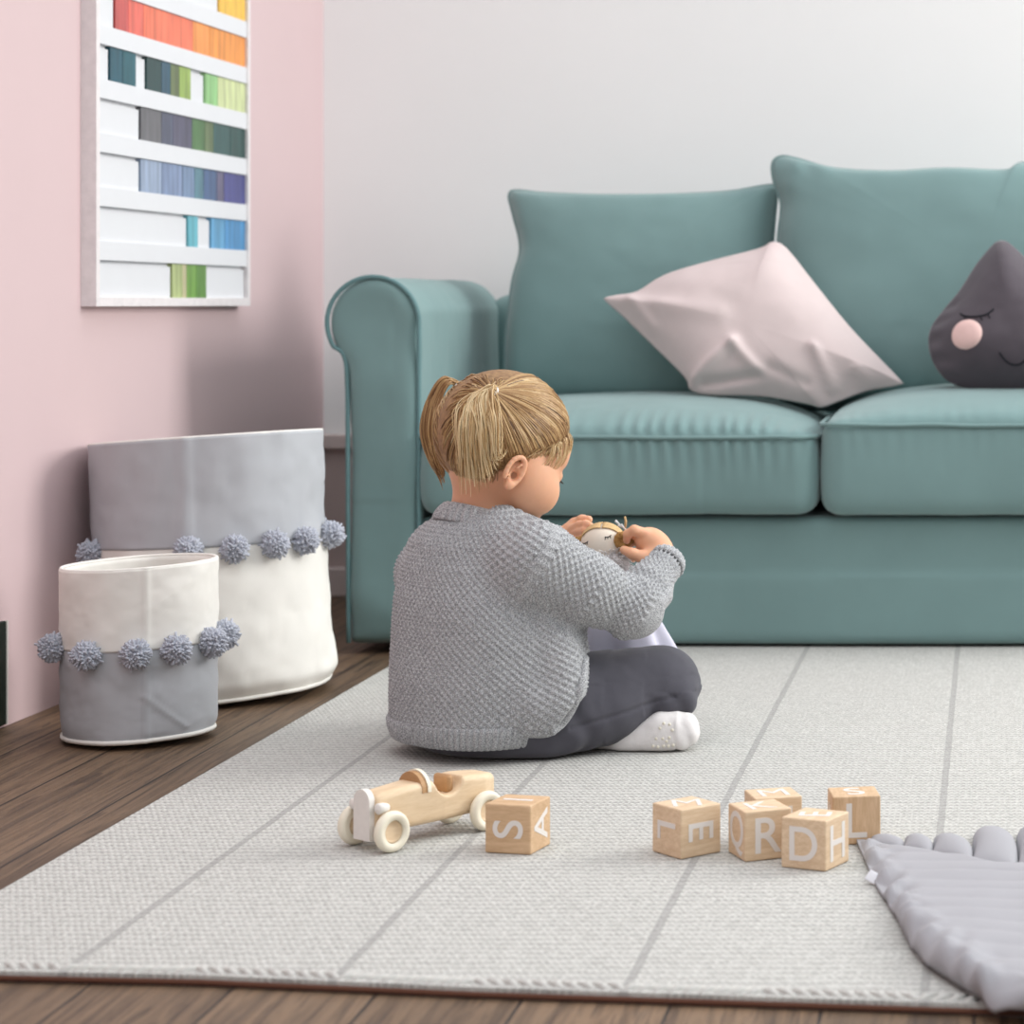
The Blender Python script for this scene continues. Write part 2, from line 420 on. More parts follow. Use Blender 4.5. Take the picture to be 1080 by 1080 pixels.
# knit
def knit(name, sc=1.0):
    t = NT(name)
    n1 = t.noise(560, 4, .85); n2 = t.noise(1500, 2, .6)
    f = t.m_('ADD', t.m_('MULTIPLY', n1, .6), t.m_('MULTIPLY', n2, .4))
    t.l(t.ramp(f, [(.40, lin((98, 99, 101))), (.5, lin((162, 163, 165))), (.60, lin((220, 221, 222)))]), t.b.inputs['Base Color'])
    t.b.inputs['Roughness'].default_value = 1; t.b.inputs['Specular IOR Level'].default_value = .1
    t.b.inputs['Sheen Weight'].default_value = .15
    t.bump(f, .4, .0012); return t.m
M['knit'] = knit('marled_grey_knit')
# hair
t = NT('blond_hair'); at = t.n('ShaderNodeAttribute', attribute_name='tint')
t.l(t.ramp(at.outputs['Fac'], [(0, lin((96, 66, 42))), (.4, lin((158, 120, 80))), (.75, lin((202, 168, 118))), (1, lin((232, 210, 168)))]), t.b.inputs['Base Color'])
t.b.inputs['Roughness'].default_value = .42; t.b.inputs['Specular IOR Level'].default_value = .4; M['hair'] = t.m
t = NT('hair_roots'); n = t.noise(160, 4, .6)
t.l(t.ramp(n, [(.3, lin((120, 88, 56))), (.7, lin((166, 130, 88)))]), t.b.inputs['Base Color']); t.b.inputs['Roughness'].default_value = .6
t.bump(n, .5, .001); M['hair_base'] = t.m

# ------------------------------------------------------------------ room
b = MB(); b.box((-2.2, -.2, -.05), (2.4, 5.3, 0)); struct(b.build('floor', M['floor'], smooth=False))
WX0, WK = -1.4805, .0206                  # the pink wall runs very slightly askew: x = WX0 + WK*y
def wx(y): return WX0+WK*y
b = MB()
b.add([(wx(-.2)-.12, -.2, 0), (wx(-.2), -.2, 0), (wx(5.0), 5.0, 0), (wx(5)-.12, 5.0, 0),
       (wx(-.2)-.12, -.2, 2.7), (wx(-.2), -.2, 2.7), (wx(5.0), 5.0, 2.7), (wx(5)-.12, 5.0, 2.7)],
      [(0,3,2,1),(4,5,6,7),(0,1,5,4),(1,2,6,5),(2,3,7,6),(3,0,4,7)])
struct(b.build('wall_left', M['pink_wall'], smooth=False))
b = MB(); b.box((wx(4.9), 4.9, .0), (2.4, 5.02, 2.7)); struct(b.build('wall_back', M['white_wall'], smooth=False))
WB = 4.9
b = MB(); b.bbox((wx(4.85), 4.875, .305), (2.4, WB, .335), .004); struct(b.build('trim_1', M['trim'], smooth=False))
b = MB(); b.box((wx(4.89), 4.893, .0), (2.4, WB, .305)); struct(b.build('lower_wall_shade', M['shaded_lower_wall'], smooth=False))  # thin sheet that carries the painted shade under the rail
b = MB(); b.bbox((wx(4.85), 4.872, .0), (2.4, 4.893, .062), .006); struct(b.build('baseboard_back', M['trim'], smooth=False))
b = MB(); b.bbox((wx(3.36)-.002, 3.0, .004), (wx(3.36)+.006, 3.384, .152), .002)
o = b.build('green_panel', M['green_dark'], smooth=False); o['label'] = 'dark green panel with thin white edge at the left border'; o['category'] = 'panel'
b = MB(); b.box((wx(3.36)-.001, 3.384, .004), (wx(3.36)+.007, 3.388, .152)); b.build('edge_strip', M['white_paint'], o, smooth=False)

# ------------------------------------------------------------------ rug
rt = .010
rl = [(-1.003, 2.16), (.0185+.0, 2.008), (.75, 1.93), (.75, 4.16), (-.984, 4.16)]
ring = outline_pts([(-1.008, 2.122), (-.70, 2.100), (-.45, 2.063), (-.2, 2.035), (.0185, 2.010), (.75, 1.93), (.75, 4.13), (-.984, 4.13), (-.994, 3.2)], .03)
n = len(ring); V = [(x, y, 0.0) for x, y in ring]+[(x, y, rt) for x, y in ring]
b = MB(); b.add(V, [tuple(n+i for i in range(n)), tuple(range(n))[::-1]]+[(i, (i+1) % n, n+(i+1) % n, n+i) for i in range(n)])
rug = b.build('rug', M['rug'], smooth=False)
rug['label'] = 'large off-white woven rug with thin grey lines on the wooden floor'; rug['category'] = 'rug'
b = MB()                                   # braided front binding
fe = np.array([(-1.008, 2.122), (-.70, 2.100), (-.45, 2.063), (-.2, 2.035), (.0185, 2.010), (.75, 1.93)])
s = 0; seams = [-.826, -.578, -.317, -.057, .205, .465]
x = -1.0
while x < .74:
    y = np.interp(x, fe[:, 0], fe[:, 1]); k = sum(x > q for q in seams)
    near = min(abs(x-q) for q in seams); sg = 1 if (x-seams[k-1] < .12 and k > 0) else (-1)
    dx = .018
    b.tube([(x-dx*.5*sg, y+.004, rt-.003), (x, y+.013, rt+.001), (x+dx*.5*sg, y+.024, rt-.0015)], [.0028, .0036, .0024], 6)
    x += .0135
b.build('braided_edge', M['rug_edge'], rug)
b = MB(); b.tube([(x, y-.0005, .0035) for x, y in fe], .003, 6); b.build('brown_edge', M['rug_brown'], rug)  # thin dark brown line along the front edge

# ------------------------------------------------------------------ picture on the pink wall
pic = thing('wall_art', 'white framed relief artwork of coloured glass strips hanging on the pink wall', 'picture', (wx(4.0)+.011, 4.0, 0))
pb = []
def wp(y, z, d):                           # a point d in front of the wall
    return (wx(y)+d, y, z)
def wbox(b, y0, y1, z0, z1, d0, d1):
    v = [wp(y0, z0, d0), wp(y0, z0, d1), wp(y1, z0, d1), wp(y1, z0, d0), wp(y0, z1, d0), wp(y0, z1, d1), wp(y1, z1, d1), wp(y1, z1, d0)]
    b.add(v, [(0,3,2,1),(4,5,6,7),(0,1,5,4),(1,2,6,5),(2,3,7,6),(3,0,4,7)])
Y0, Y1, Z0, FT = 3.66, 4.374, .6005, .024
ROW = .0842; Z1 = Z0+.012+ROW*9+.03
M['art_white'] = mat('art_white_paint', (224, 225, 228), .6, .01, 20)
M['art_frame'] = mat('art_frame_paint', (232, 226, 226), .6, .06, 60)
b = MB(); wbox(b, Y0+.004, Y1-.004, Z0+.004, Z1-.004, .002, .010); b.build('backing_board', M['art_white'], pic, False, True)
b = MB()
wbox(b, Y0, Y0+.014, Z0, Z1, 0, FT); wbox(b, Y1-.012, Y1, Z0, Z1, 0, FT); wbox(b, Y0+.014, Y1-.012, Z0, Z0+.014, 0, FT); wbox(b, Y0+.014, Y1-.012, Z1-.014, Z1, 0, FT)
b.build('frame', M['art_frame'], pic, False, True)
def px2y(px):                              # where the face of the picture is met by this image column
    return (WX0+FT)/((px-CX)/F-WK)
rows = [  # colour panes per row from the bottom: (crop x0, x1, colour)
 [(365, 400, (172, 184, 128)), (400, 414, (196, 190, 150)), (414, 446, (110, 152, 70)), (446, 480, (98, 142, 66))],
 [(418, 452, (98, 172, 186)), (495, 540, (96, 160, 200)), (540, 600, (72, 140, 190))],
 [(260, 330, (150, 166, 190)), (330, 400, (128, 146, 178)), (400, 440, (118, 140, 170)), (440, 470, (86, 126, 140)), (470, 515, (72, 98, 136)), (515, 538, (104, 100, 128)), (538, 600, (68, 72, 132))],
 [(260, 330, (104, 104, 108)), (330, 368, (86, 92, 112)), (368, 432, (84, 84, 104)), (432, 475, (78, 116, 72)), (475, 503, (100, 118, 82)), (503, 560, (42, 84, 82)), (560, 600, (30, 74, 70))],
 [(158, 200, (24, 84, 100)), (200, 245, (26, 92, 104)), (280, 330, (30, 68, 68)), (330, 360, (42, 84, 104)), (360, 390, (98, 112, 76)), (390, 428, (146, 172, 88)), (475, 518, (142, 192, 128)), (518, 600, (202, 212, 158))],
 [(175, 220, (192, 84, 80)), (220, 270, (228, 108, 92)), (270, 435, (232, 118, 88)), (435, 490, (240, 150, 78)), (490, 600, (236, 150, 70))],
 [(522, 600, (236, 188, 74))],
 [(180, 330, (226, 170, 90)), (400, 560, (220, 120, 90))],
 [(200, 420, (120, 150, 170))]]
b = MB(); caps = MB()
for i in range(len(rows)+1):
    z = Z0+.014+ROW*i
    if i: wbox(b, Y0+.014, Y1-.012, z-.026, z+.0035, .010, FT-.003)
    # white blocks standing in each row, leaving a shadow gap under the rail
    if i < len(rows):
        sp = [(px2y(70+a/3.178), px2y(70+c/3.178)) for a, c, _ in rows[i]]
        y = Y0+.016; edges = sorted(sp)
        for a, c in edges+[(Y1-.012, 0)]:
            if a-y > .012: wbox(caps, y, a-.004, z+(.0035 if i else 0), z+ROW-.032, .010, .0165)
            y = max(y, c+.002)
b.build('rail', M['art_white'], pic, False, True)['kind'] = 'stuff'
caps.build('white_block', M['art_white'], pic, False, True)['kind'] = 'stuff'
for i, r in enumerate(rows):
    z = Z0+.014+ROW*i
    for a, c, col in r:
        t = NT('pane'); cc = lin(col)
        nn = t.noise(14, 2, .5, t.coord((1, 5, .6)))
        t.l(t.ramp(nn, [(.35, tuple(v*.8 for v in cc[:3])+(1,)), (.65, tuple(min(1, v*1.2) for v in cc[:3])+(1,))]), t.b.inputs['Base Color'])
        t.b.inputs['Roughness'].default_value = .35
        b = MB(); wbox(b, px2y(70+a/3.178)+.0008, (Y1-.0125 if c == 600 else px2y(70+c/3.178))-.0008, z+(.0035 if i else 0), z+ROW-.027, .010, .0185)
        b.build('glass_pane', t.m, pic, False, True)

# ------------------------------------------------------------------ sofa
SY = 4.085; k_ = SY/F
sofa = thing('sofa', 'teal two-seat sofa with rolled arms against the white wall', 'sofa', (-.3, 4.45, 0))
def arm_sdf(x0):
    def fn(G):
        x, y, z = G[..., 0]-x0, G[..., 1], G[..., 2]
        c = np.sqrt(((x+.0)/1.0)**2+(z-.572)**2)-.079
        bx = np.maximum(np.abs(x-.0185)-.0605, np.maximum(z-.58, .018-z)) 
        kk = .03; h = np.maximum(kk-np.abs(c-bx), 0)/kk; p = np.minimum(c, bx)-h*h*kk*.25
        p = np.where(x > .05, np.maximum(p, x-.079), p)
        yy = np.abs(y-4.44)-.36
        return smax(p, yy, .025)
    return fn
def arm_disp(V):
    return .0025*fbm(V, 9, 2)*1.0+np.where(V[:, 1] < 4.1, .003*np.sin(V[:, 2]*26+V[:, 0]*14+3*vnoise(V, 6, 4)), 0)
ax = -1.065
for i, x0 in enumerate((ax, .485)):
    mir = 1 if i == 0 else -1
    fn = arm_sdf(0)
    o = sdfobj('arm', (lambda G, f=fn, x0=x0, m=mir: f(np.stack([(G[..., 0]-x0)*m, G[..., 1], G[..., 2]], -1))),
               (x0-.1, 4.06, -.0), (x0+.1, 4.83, .67), .006, M['teal'], sofa, arm_disp, 2)
    prof = [(-.042, .02), (-.043, .25), (-.044, .46), (-.050, .515)]
    prof += [(.079*math.cos(a)*1.0, .572+.079*math.sin(a)) for a in np.linspace(math.radians(212), math.radians(0), 22)]
    prof += [(.079, .5), (.079, .3), (.079, .1), (.079, .02)]
    pts = catmull([(x0+mir*(x_ if abs(x_) < .0795 else x_), 4.086, z_) for x_, z_ in prof], 4, False)
    b = MB(); b.tube(pts, .0042, 6); b.build('piping', M['teal_pipe'], o, True, True)
    for yy in (4.22, 4.70):
        b = MB(); b.lathe([(.0, 0), (.022, 0), (.026, .03), (.028, .05), (0, .05)], 16, Matrix.Translation((x0+mir*.03, yy, 0)))
        b.build('foot', M['dark_leg'], sofa, True, True)
def base_fn(G):
    x, y, z = G[..., 0], G[..., 1], G[..., 2]
    yf = 4.10+.0015*np.sin(x*9)+np.where(z < .137, -.005, 0)
    p = smax(np.abs(x+.29)-.70, np.maximum(yf-y, y-4.80), .01)
    return smax(p, np.maximum(.014-z, z-.236), .02)
sdfobj('base', base_fn, (-1.02, 4.08, 0), (.44, 4.82, .25), .007, M['teal'], sofa, lambda V: .0012*fbm(V, 5, 9))
def back_fn(G):
    x, y, z = G[..., 0], G[..., 1], G[..., 2]
    return smax(smax(np.abs(x+.29)-.72, np.abs(y-4.80)-.055, .03), np.maximum(.05-z, z-.625), .05)
sdfobj('backrest', back_fn, (-1.04, 4.72, .03), (.46, 4.87, .66), .008, M['teal'], sofa)
def seat(x0, x1, zb, ze, cr, seed, gath):
    xc, a = (x0+x1)/2, (x1-x0)/2; y0, y1 = 4.062, 4.74; yc, bb = (y0+y1)/2, (y1-y0)/2
    def fn(G):
        x, y, z = (G[..., 0]-xc)/a, (G[..., 1]-yc)/bb, G[..., 2]
        X, Y = np.abs(G[..., 0]-xc)-(a-.04), np.abs(G[..., 1]-yc)-(bb-.04)
        bul = .004*np.cos((z-(zb+ze)/2)/(ze-zb)*math.pi)
        d = np.sqrt(np.maximum(X, 0)**2+np.maximum(Y, 0)**2)+np.minimum(np.maximum(X, Y), 0)-.04-bul
        top = ze+cr*np.power(np.clip(1-np.abs(x)**3, 0, 1), .7)*np.power(np.clip(1-np.abs(y)**2.6, 0, 1), .6)
        return smax(smax(d, (z-top)*.8, .018), zb-z, .035)
    def disp(V):
        dz = V[:, 2]-ze; nx = V[:, 0]
        wv = np.sin(nx*2*math.pi/.026+3.5*vnoise(V*[1, .3, .3], 11, seed))*np.clip(vnoise(V*[1, .2, .2], 9, seed+4)+.75, 0, 1)*(.55+.45*vnoise(V*[1, .6, .6], 22, seed+6))
        fr = np.clip((4.062+.12-V[:, 1])/.10, 0, 1)
        f = np.exp(-(dz/.045)**2)*fr*(1-np.exp(-(dz/.006)**2))
        return gath*wv*f+.003*fbm(V, 7, seed+8)
    o = sdfobj('seat_cushion', fn, (x0-.015, y0-.015, zb-.01), (x1+.015, y1+.015, ze+cr+.02), .0055, M['teal'], sofa, disp, 2)
    pts = []
    for cx_, cy_, a0 in ((x1-.04, y1-.04, 0), (x0+.04, y1-.04, 90), (x0+.04, y0+.04, 180), (x1-.04, y0+.04, 270)):
        for q in np.linspace(a0, a0+90, 8): pts.append((cx_+.042*math.cos(math.radians(q)), cy_+.042*math.sin(math.radians(q)), ze-.0015))
    pts = outline_pts(pts, .02); pts[:, 2] += .0015*vnoise(pts, 14, seed)
    for zz in (0,):
        b = MB(); b.tube(pts+[0, 0, zz], .0036, 6, True); b.build('piping', M['teal'], o, True, True)
seat(-.984, -.300, .2395, .377, .062, 3, .0050)
seat(-.292, .395, .2395, .398, .060, 11, .0012)

def back_cushion(px_out, seed, wr, Y0=4.50, lean=.24, T=.085):
    Mx, inv = plane_map(Y0, .41, lean)
    o2 = outline_pts(catmull([inv(*q) for q in px_out], 5), .012)
    c = o2.mean(0)
    rad = np.abs(o2-c).max()
    ob, edge = pillow('back_cushion', o2, c, T, .20, Mx, M['teal'], sofa, wr, 40, .9, .55, 0, True)
    b = MB(); b.tube(edge, .0035, 5, True); b.build('piping', M['teal'], ob, True, True)
def wr1(V, d): return .004*fbm(np.column_stack([V*[1, 1.4], V[:, 0]*0]), 7, 5)+.004*np.sin(V[:, 0]*90+3*V[:, 1])*np.exp(-((d-.02)/.02)**2)*np.clip(vnoise(np.column_stack([V, V[:, 0]*0]), 12, 8), 0, 1)
back_cushion([(537, 206), (545, 201), (575, 204), (640, 206), (720, 205), (770, 202), (806, 196), (817, 196), (819, 206), (816, 240), (812, 300), (814, 380), (812, 425), (760, 432), (650, 432), (570, 430), (538, 422), (533, 370), (540, 300), (549, 262), (541, 225)], 1, wr1)
def wr2(V, d): return .004*fbm(np.column_stack([V*[1, 1.4], V[:, 0]*0+3]), 6, 15)+.005*np.sin(V[:, 0]*120+5*V[:, 1])*np.exp(-((d-.02)/.022)**2)*np.clip(vnoise(np.column_stack([V, V[:, 0]*0]), 12, 18)+.3, 0, 1)
back_cushion([(815, 172), (824, 165), (842, 168), (880, 178), (940, 181), (1000, 178), (1060, 180), (1078, 172), (1120, 176), (1210, 180), (1240, 172), (1250, 182), (1244, 240), (1250, 330), (1246, 425), (1150, 432), (1000, 432), (880, 432), (826, 424), (818, 370), (820, 300), (821, 250), (824, 215), (816, 190)], 2, wr2, 4.46, .22, .095)

# pink pillow
Mx, inv = plane_map(4.315, .435, .38)
out = catmull([inv(*q) for q in [(638, 314), (640, 319), (657, 334), (690, 366), (722, 398), (728, 411), (748, 417), (800, 418), (850, 426), (866, 430), (884, 424), (914, 413), (950, 406), (949, 400), (930, 380), (895, 343), (858, 297), (830, 262), (815, 255), (800, 262), (745, 276), (700, 290), (672, 307), (650, 311)]], 4)
def wrp(V, d):
    u, v = V[:, 0], V[:, 1]; r = .0
    for (ax_, ay_, bx_, by_, wd, am) in [(735, 402, 775, 372, .012, .012), (775, 372, 800, 398, .010, .011), (742, 408, 800, 402, .008, -.010), (860, 375, 880, 412, .009, .009), (700, 330, 760, 340, .02, .006), (905, 395, 925, 412, .008, .007), (665, 318, 690, 350, .010, .006), (815, 395, 850, 410, .01, -.006)]:
        a = np.array(inv(ax_, ay_)); b_ = np.array(inv(bx_, by_)); ab = b_-a; L = ab.dot(ab)
        tt = np.clip(((V-a)@ab)/L, 0, 1); q = np.linalg.norm(V-a-tt[:, None]*ab, axis=1); r = r+am*np.exp(-(q/wd)**2)
    return r*np.clip(d/.01, 0, 1)+.005*fbm(np.column_stack([V, u*0]), 9, 4)*np.clip(d/.02, 0, 1)
o, edge = pillow('throw_pillow', outline_pts(out, .010), out.mean(0), .055, .10, Mx, M['pink'], None, wrp, 44, .75, .6, 200)
o['label'] = 'pale pink cotton throw pillow propped diagonally on the sofa seat'; o['category'] = 'pillow'

# raindrop pillow
Mx, inv = plane_map(4.26, .466, .31)
cxp, cyp = 1068, 356
def dp(px, py): return inv(px, py)
out = catmull([dp(*q) for q in [(1053, 254), (1046, 259), (1030, 278), (1012, 306), (994, 328), (982, 345), (979, 362), (984, 382), (997, 400), (1018, 409), (1060, 413), (1105, 412), (1135, 402), (1152, 382), (1155, 360), (1146, 338), (1126, 318), (1104, 296), (1086, 276), (1068, 259), (1060, 254)]], 5)
def wrd(V, d): return .004*fbm(np.column_stack([V, V[:, 0]*0]), 14, 7)*np.clip(d/.02, 0, 1)+.003*np.sin(V[:, 1]*180+V[:, 0]*20)*np.exp(-((d-.012)/.014)**2)*(V[:, 0] < inv(1010, 380)[0])
o2 = outline_pts(out, .009); c2 = np.array(inv(1064, 352))
TD, DD = .062, .085
dropo, edge = pillow('raindrop_pillow', o2, c2, TD, DD, Mx, M['drop'], None, wrd, 40, .8, .55, 300)
drop_field = _pf['f']; dropo['label'] = 'charcoal raindrop-shaped pillow with a sleeping face and pink cheek on the sofa'; dropo['category'] = 'pillow'
def on_drop(pxs, off=.001):
    q = np.array([inv(*p) for p in pxs]); V2_, t_ = drop_field; th = []
    for p in q:
        dd = np.linalg.norm(V2_-p, axis=1); k = np.argsort(dd)[:6]; w_ = 1/(dd[k]+1e-5); th.append((t_[k]*w_).sum()/w_.sum())
    th = np.array(th)+wrd(q, np.full(len(q), .05))+off
    return Mx(np.column_stack([q, -th]))
for cc_ in ((1020, 361), (1117, 358)):
    ring = [[(cc_[0]+16*s_*math.cos(a), cc_[1]+15.5*s_*math.sin(a)) for a in np.linspace(0, 2*math.pi, 33)[:-1]] for s_ in (.05, .5, .9, 1)]
    b = MB(); V = np.concatenate([on_drop(r, .0035 if i < 3 else .0) for i, r in enumerate(ring)])
    Fc = [tuple(range(32))]+[(i*32+k, (i+1)*32+k, (i+1)*32+(k+1) % 32, i*32+(k+1) % 32) for i in range(3) for k in range(32)]
    b.add(V, Fc); q = b.build('cheek', M['drop_cheek'], dropo, True, True); q['label'] = 'round pink cheek patch'
for pts in ([(1013, 337), (1017, 341), (1025, 343), (1034, 343), (1042, 341), (1048, 336)], [(1094, 336), (1100, 341), (1110, 343), (1120, 341), (1128, 335)]):
    b = MB(); b.tube(on_drop(catmull(pts, 4, False), .001), .0016, 6)
    for k in (1, 3, 4): b.tube(on_drop([pts[k], (pts[k][0]+2, pts[k][1]+5)], .001), .001, 5)
    q = b.build('closed_eye', M['stitch'], dropo, True, True); q['label'] = 'stitched closed eye'
b = MB(); b.tube(on_drop(catmull([(1054, 381), (1060, 388), (1068, 392), (1077, 391), (1084, 384)], 4, False), .001), .0016, 6)
q = b.build('smile', M['stitch'], dropo, True, True); q['label'] = 'stitched smile'

# ------------------------------------------------------------------ pompom baskets
pv = MB(); rp = .0165
rr = np.random.RandomState(3)
pv.lathe([(0, -.011)]+[(.0125*math.cos(a), .0125*math.sin(a)) for a in np.linspace(-1.4, 1.4, 9)]+[(0, .011)], 14)
for i in range(620):
    d = rr.randn(3); d /= np.linalg.norm(d); L = rp*(.90+.16*rr.rand()); s_ = rr.randn(3)*.0018
    pv.tube([d*.008, d*L*.7+s_*.3, d*L+s_], [.0012, .0017, .0015], 4)
pom_me = None
def pompom(parent, loc, sc):
    global pom_me
    if pom_me is None:
        o = pv.build('pompom', M['pompom'], parent); pom_me = o.data
    else:
        o = bpy.data.objects.new('pompom', pom_me); C.objects.link(o); o.parent = parent
    o.location = loc; o.scale = (sc,)*3; o.rotation_euler = (rr.rand()*6, rr.rand()*6, rr.rand()*6)
def basket(name, label, loc, prof, zsplit, cols, dfm, poms, psc, H, wrk):
    root = thing(name, label, 'basket', loc, 0, 'pompom baskets by the pink wall')
    n = 144
    def rad(z): return np.interp(z, [p[0] for p in prof], [p[1] for p in prof])
    def surf(z, th, off=0):
        r = rad(z)+off
        p = np.array([r*math.cos(th), r*math.sin(th), z]); return p
    def band(z0, z1, m, off0=0, thick=.0028, nz=40):
        out_ = []; inn = []
        for j in range(nz+1):
            z = z0+(z1-z0)*j/nz
            for k in range(n):
                th = 2*math.pi*k/n; out_.append(surf(z, th, off0)); inn.append(surf(z, th, off0-thick))
        O = np.array(out_); I = np.array(inn); w_ = wrk(O); rd = O*[1, 1, 0]; rd /= np.linalg.norm(rd, axis=1)[:, None]
        O = O+rd*w_[:, None]; I = I+rd*w_[:, None]; V = dfm(np.concatenate([O, I])); N = len(O); Fc = []
        for j in range(nz):
            for k in range(n):
                l = (k+1) % n
                Fc.append((j*n+k, j*n+l, (j+1)*n+l, (j+1)*n+k)); Fc.append((N+j*n+k, N+(j+1)*n+k, N+(j+1)*n+l, N+j*n+l))
        for k in range(n):
            l = (k+1) % n; Fc.append((nz*n+k, nz*n+l, N+nz*n+l, N+nz*n+k)); Fc.append((k, N+k, N+l, l))
        return V, Fc
    b = MB(); b.add(*band(.012, zsplit, m)) if False else None
    V, Fc = band(.008, zsplit+.002, None); b = MB(); b.add(V, Fc); lo = b.build('lower_panel', cols[0], root)
    V, Fc = band(zsplit, H, None, .0012); b = MB(); b.add(V, Fc); up = b.build('upper_panel', cols[1], root)
    V, Fc = band(.01, H-.001, None, -.0045, .002); b = MB(); b.add(V, Fc); b.build('lining', M['canvas_cream'], root)
    # rim binding, base and base piping
    def loop(z, off):
        q = np.array([surf(z, 2*math.pi*k/n, off) for k in range(n)]); w_ = wrk(q); rd = q*[1, 1, 0]; rd /= np.linalg.norm(rd, axis=1)[:, None]
        return dfm(q+rd*w_[:, None])
    b = MB(); b.tube(loop(H, -.0015), .0026, 6, True); b.build('rim', M['canvas_cream'], root)
    b = MB(); b.tube(loop(.0075, .001)+[0, 0, 0], .0034, 6, True); b.build('base_piping', M['canvas_cream'], root)
    q = loop(.006, -.002); b = MB(); b.add(list(q)+[q.mean(0)], [(k, n, (k+1) % n) for k in range(n)]); b.build('bottom', cols[0], root)
    for pxp, dz in poms:
        R_ = rad(zsplit)+.010; ths = np.arange(-150, 45, .5) if pxp > 0 else None
        if pxp > 0:
            cxs = CX+F*(loc[0]+R_*np.cos(np.radians(ths)))/(loc[1]+R_*np.sin(np.radians(ths))); lo_i = cxs.argmin(); hi_i = cxs.argmax()
            seg_ = slice(lo_i, hi_i+1); th = float(np.interp(pxp, cxs[seg_], ths[seg_]))
        else: th = -pxp
        z = zsplit-.002+dz; q = surf(z, math.radians(th), .010); pompom(root, dfm(q[None])[0], psc)
    return root
def wrk_s(O):
    th = np.arctan2(O[:, 1], O[:, 0]); z = O[:, 2]
    r = .0022*fbm(O, 22, 2)+.0012*fbm(O, 50, 4)
    r += .0030*np.exp(-((th+1.13)/.03)**2)                       # sewn side seam towards the front
    d = (th+1.13)*.11-(.07-z)*1.2; r += .0025*np.exp(-(d/.004)**2)*(z < .075)*(z > .02)
    r += -.004*np.exp(-((z)/.012)**2)*(1+.5*np.sin(th*5))
    return r
def dfm_s(V):
    x, y, z = V[:, 0], V[:, 1], V[:, 2]
    th = np.arctan2(y, x)
    return np.column_stack([x*(1+.02*np.cos(2*th)), y*(1-.02*np.cos(2*th)), z*(1+.022*x/.11)+.0035*(x > -9)*(x/.11)*np.clip(1-z/.05, 0, 1)+np.where(z < .05, .004*(1-z/.05), 0)])
basket('storage_basket', 'small round cream-over-grey fabric basket with pompoms, in front of the taller basket', (-1.186, 3.302, 0),
       [(0, .0995), (.03, .1015), (.13, .1025), (.2, .102), (.245, .102)], .134, (M['canvas_grey'], M['canvas_cream']), dfm_s,
       [(54, .004), (91, -.001), (144, -.001), (186, .0), (223, .002), (-10, .006), (-55, .0), (-95, 0), (-140, 0)], 1.14, .2435, wrk_s)
def wrk_b(O):
    th = np.arctan2(O[:, 1], O[:, 0]); z = O[:, 2]
    r = .0055*fbm(O, 12, 12)+.003*fbm(O*[1, 1, .5], 34, 4)
    r += .005*np.exp(-((th+1.45)/.05)**2)*(z > .2)
    r += -.008*np.exp(-((z)/.02)**2)*(1+.35*np.sin(th*6+1))
    return r
def dfm_b(V):
    x, y, z = V[:, 0], V[:, 1], V[:, 2]; k = z/.40
    return np.column_stack([x*(1-.0*k)-.014*k+.0, y*(1-.03*k)-.004*k, z+k*(.0125*x/.18-.0075*y/.18)+np.where(z < .06, .014*(1-z/.06)*(x > 0)*x/.18, 0)])
basket('storage_basket', 'tall round grey-over-white fabric basket with a pompom band, in the corner by the sofa', (-1.205, 3.69, 0),
       [(0, .176), (.03, .182), (.12, .179), (.235, .173), (.3, .1715), (.40, .1725)], .236, (M['canvas_cream'], M['canvas_grey']), dfm_b,
       [(102, -.004), (204, .0), (253, -.002), (296, -.0), (328, .0), (-5, .003), (-40, .0), (-75, 0), (-110, 0), (-150, 0)], 1.18, .3965, wrk_b)

# ------------------------------------------------------------------ letter blocks
S = .053
def letter(parent, ch, face, rot, size=.038, s=S):
    cu = bpy.data.curves.new('letter', 'FONT'); cu.body = ch; cu.size = size*1.35; cu.extrude = .0003; cu.offset = 0 if ch in 'MNKW' else .0005
    cu.align_x = 'CENTER'; cu.align_y = 'CENTER'
    tmp = bpy.data.objects.new('tmp', cu); C.objects.link(tmp); bpy.context.view_layer.update()
    me = bpy.data.meshes.new_from_object(tmp.evaluated_get(bpy.context.evaluated_depsgraph_get()))
    bpy.data.objects.remove(tmp); bpy.data.curves.remove(cu)
    v = np.array([q.co[:] for q in me.vertices]); c = (v.min(0)+v.max(0))/2
    for q in me.vertices: q.co = Vector([q.co[0]-c[0], q.co[1]-c[1], q.co[2]])
    me.materials.clear()
    o = link('letter', me, M['letter_white'], None, False); o.parent = parent
    h = s/2
    R = Matrix.Rotation(math.radians(rot), 4, 'Z')
    if face == 'front': Mx_ = Matrix.Translation((0, -h-.0001, h)) @ Matrix.Rotation(math.pi/2, 4, 'X') @ R
    if face == 'right': Mx_ = Matrix.Translation((h+.0001, 0, h)) @ Matrix.Rotation(math.pi/2, 4, 'Z') @ Matrix.Rotation(math.pi/2, 4, 'X') @ R
    if face == 'left': Mx_ = Matrix.Translation((-h-.0001, 0, h)) @ Matrix.Rotation(-math.pi/2, 4, 'Z') @ Matrix.Rotation(math.pi/2, 4, 'X') @ R
    if face == 'top': Mx_ = Matrix.Translation((0, 0, s+.0001)) @ R
    o.matrix_local = Mx_
    o['label'] = 'white letter '+ch
RT = rt+.0004
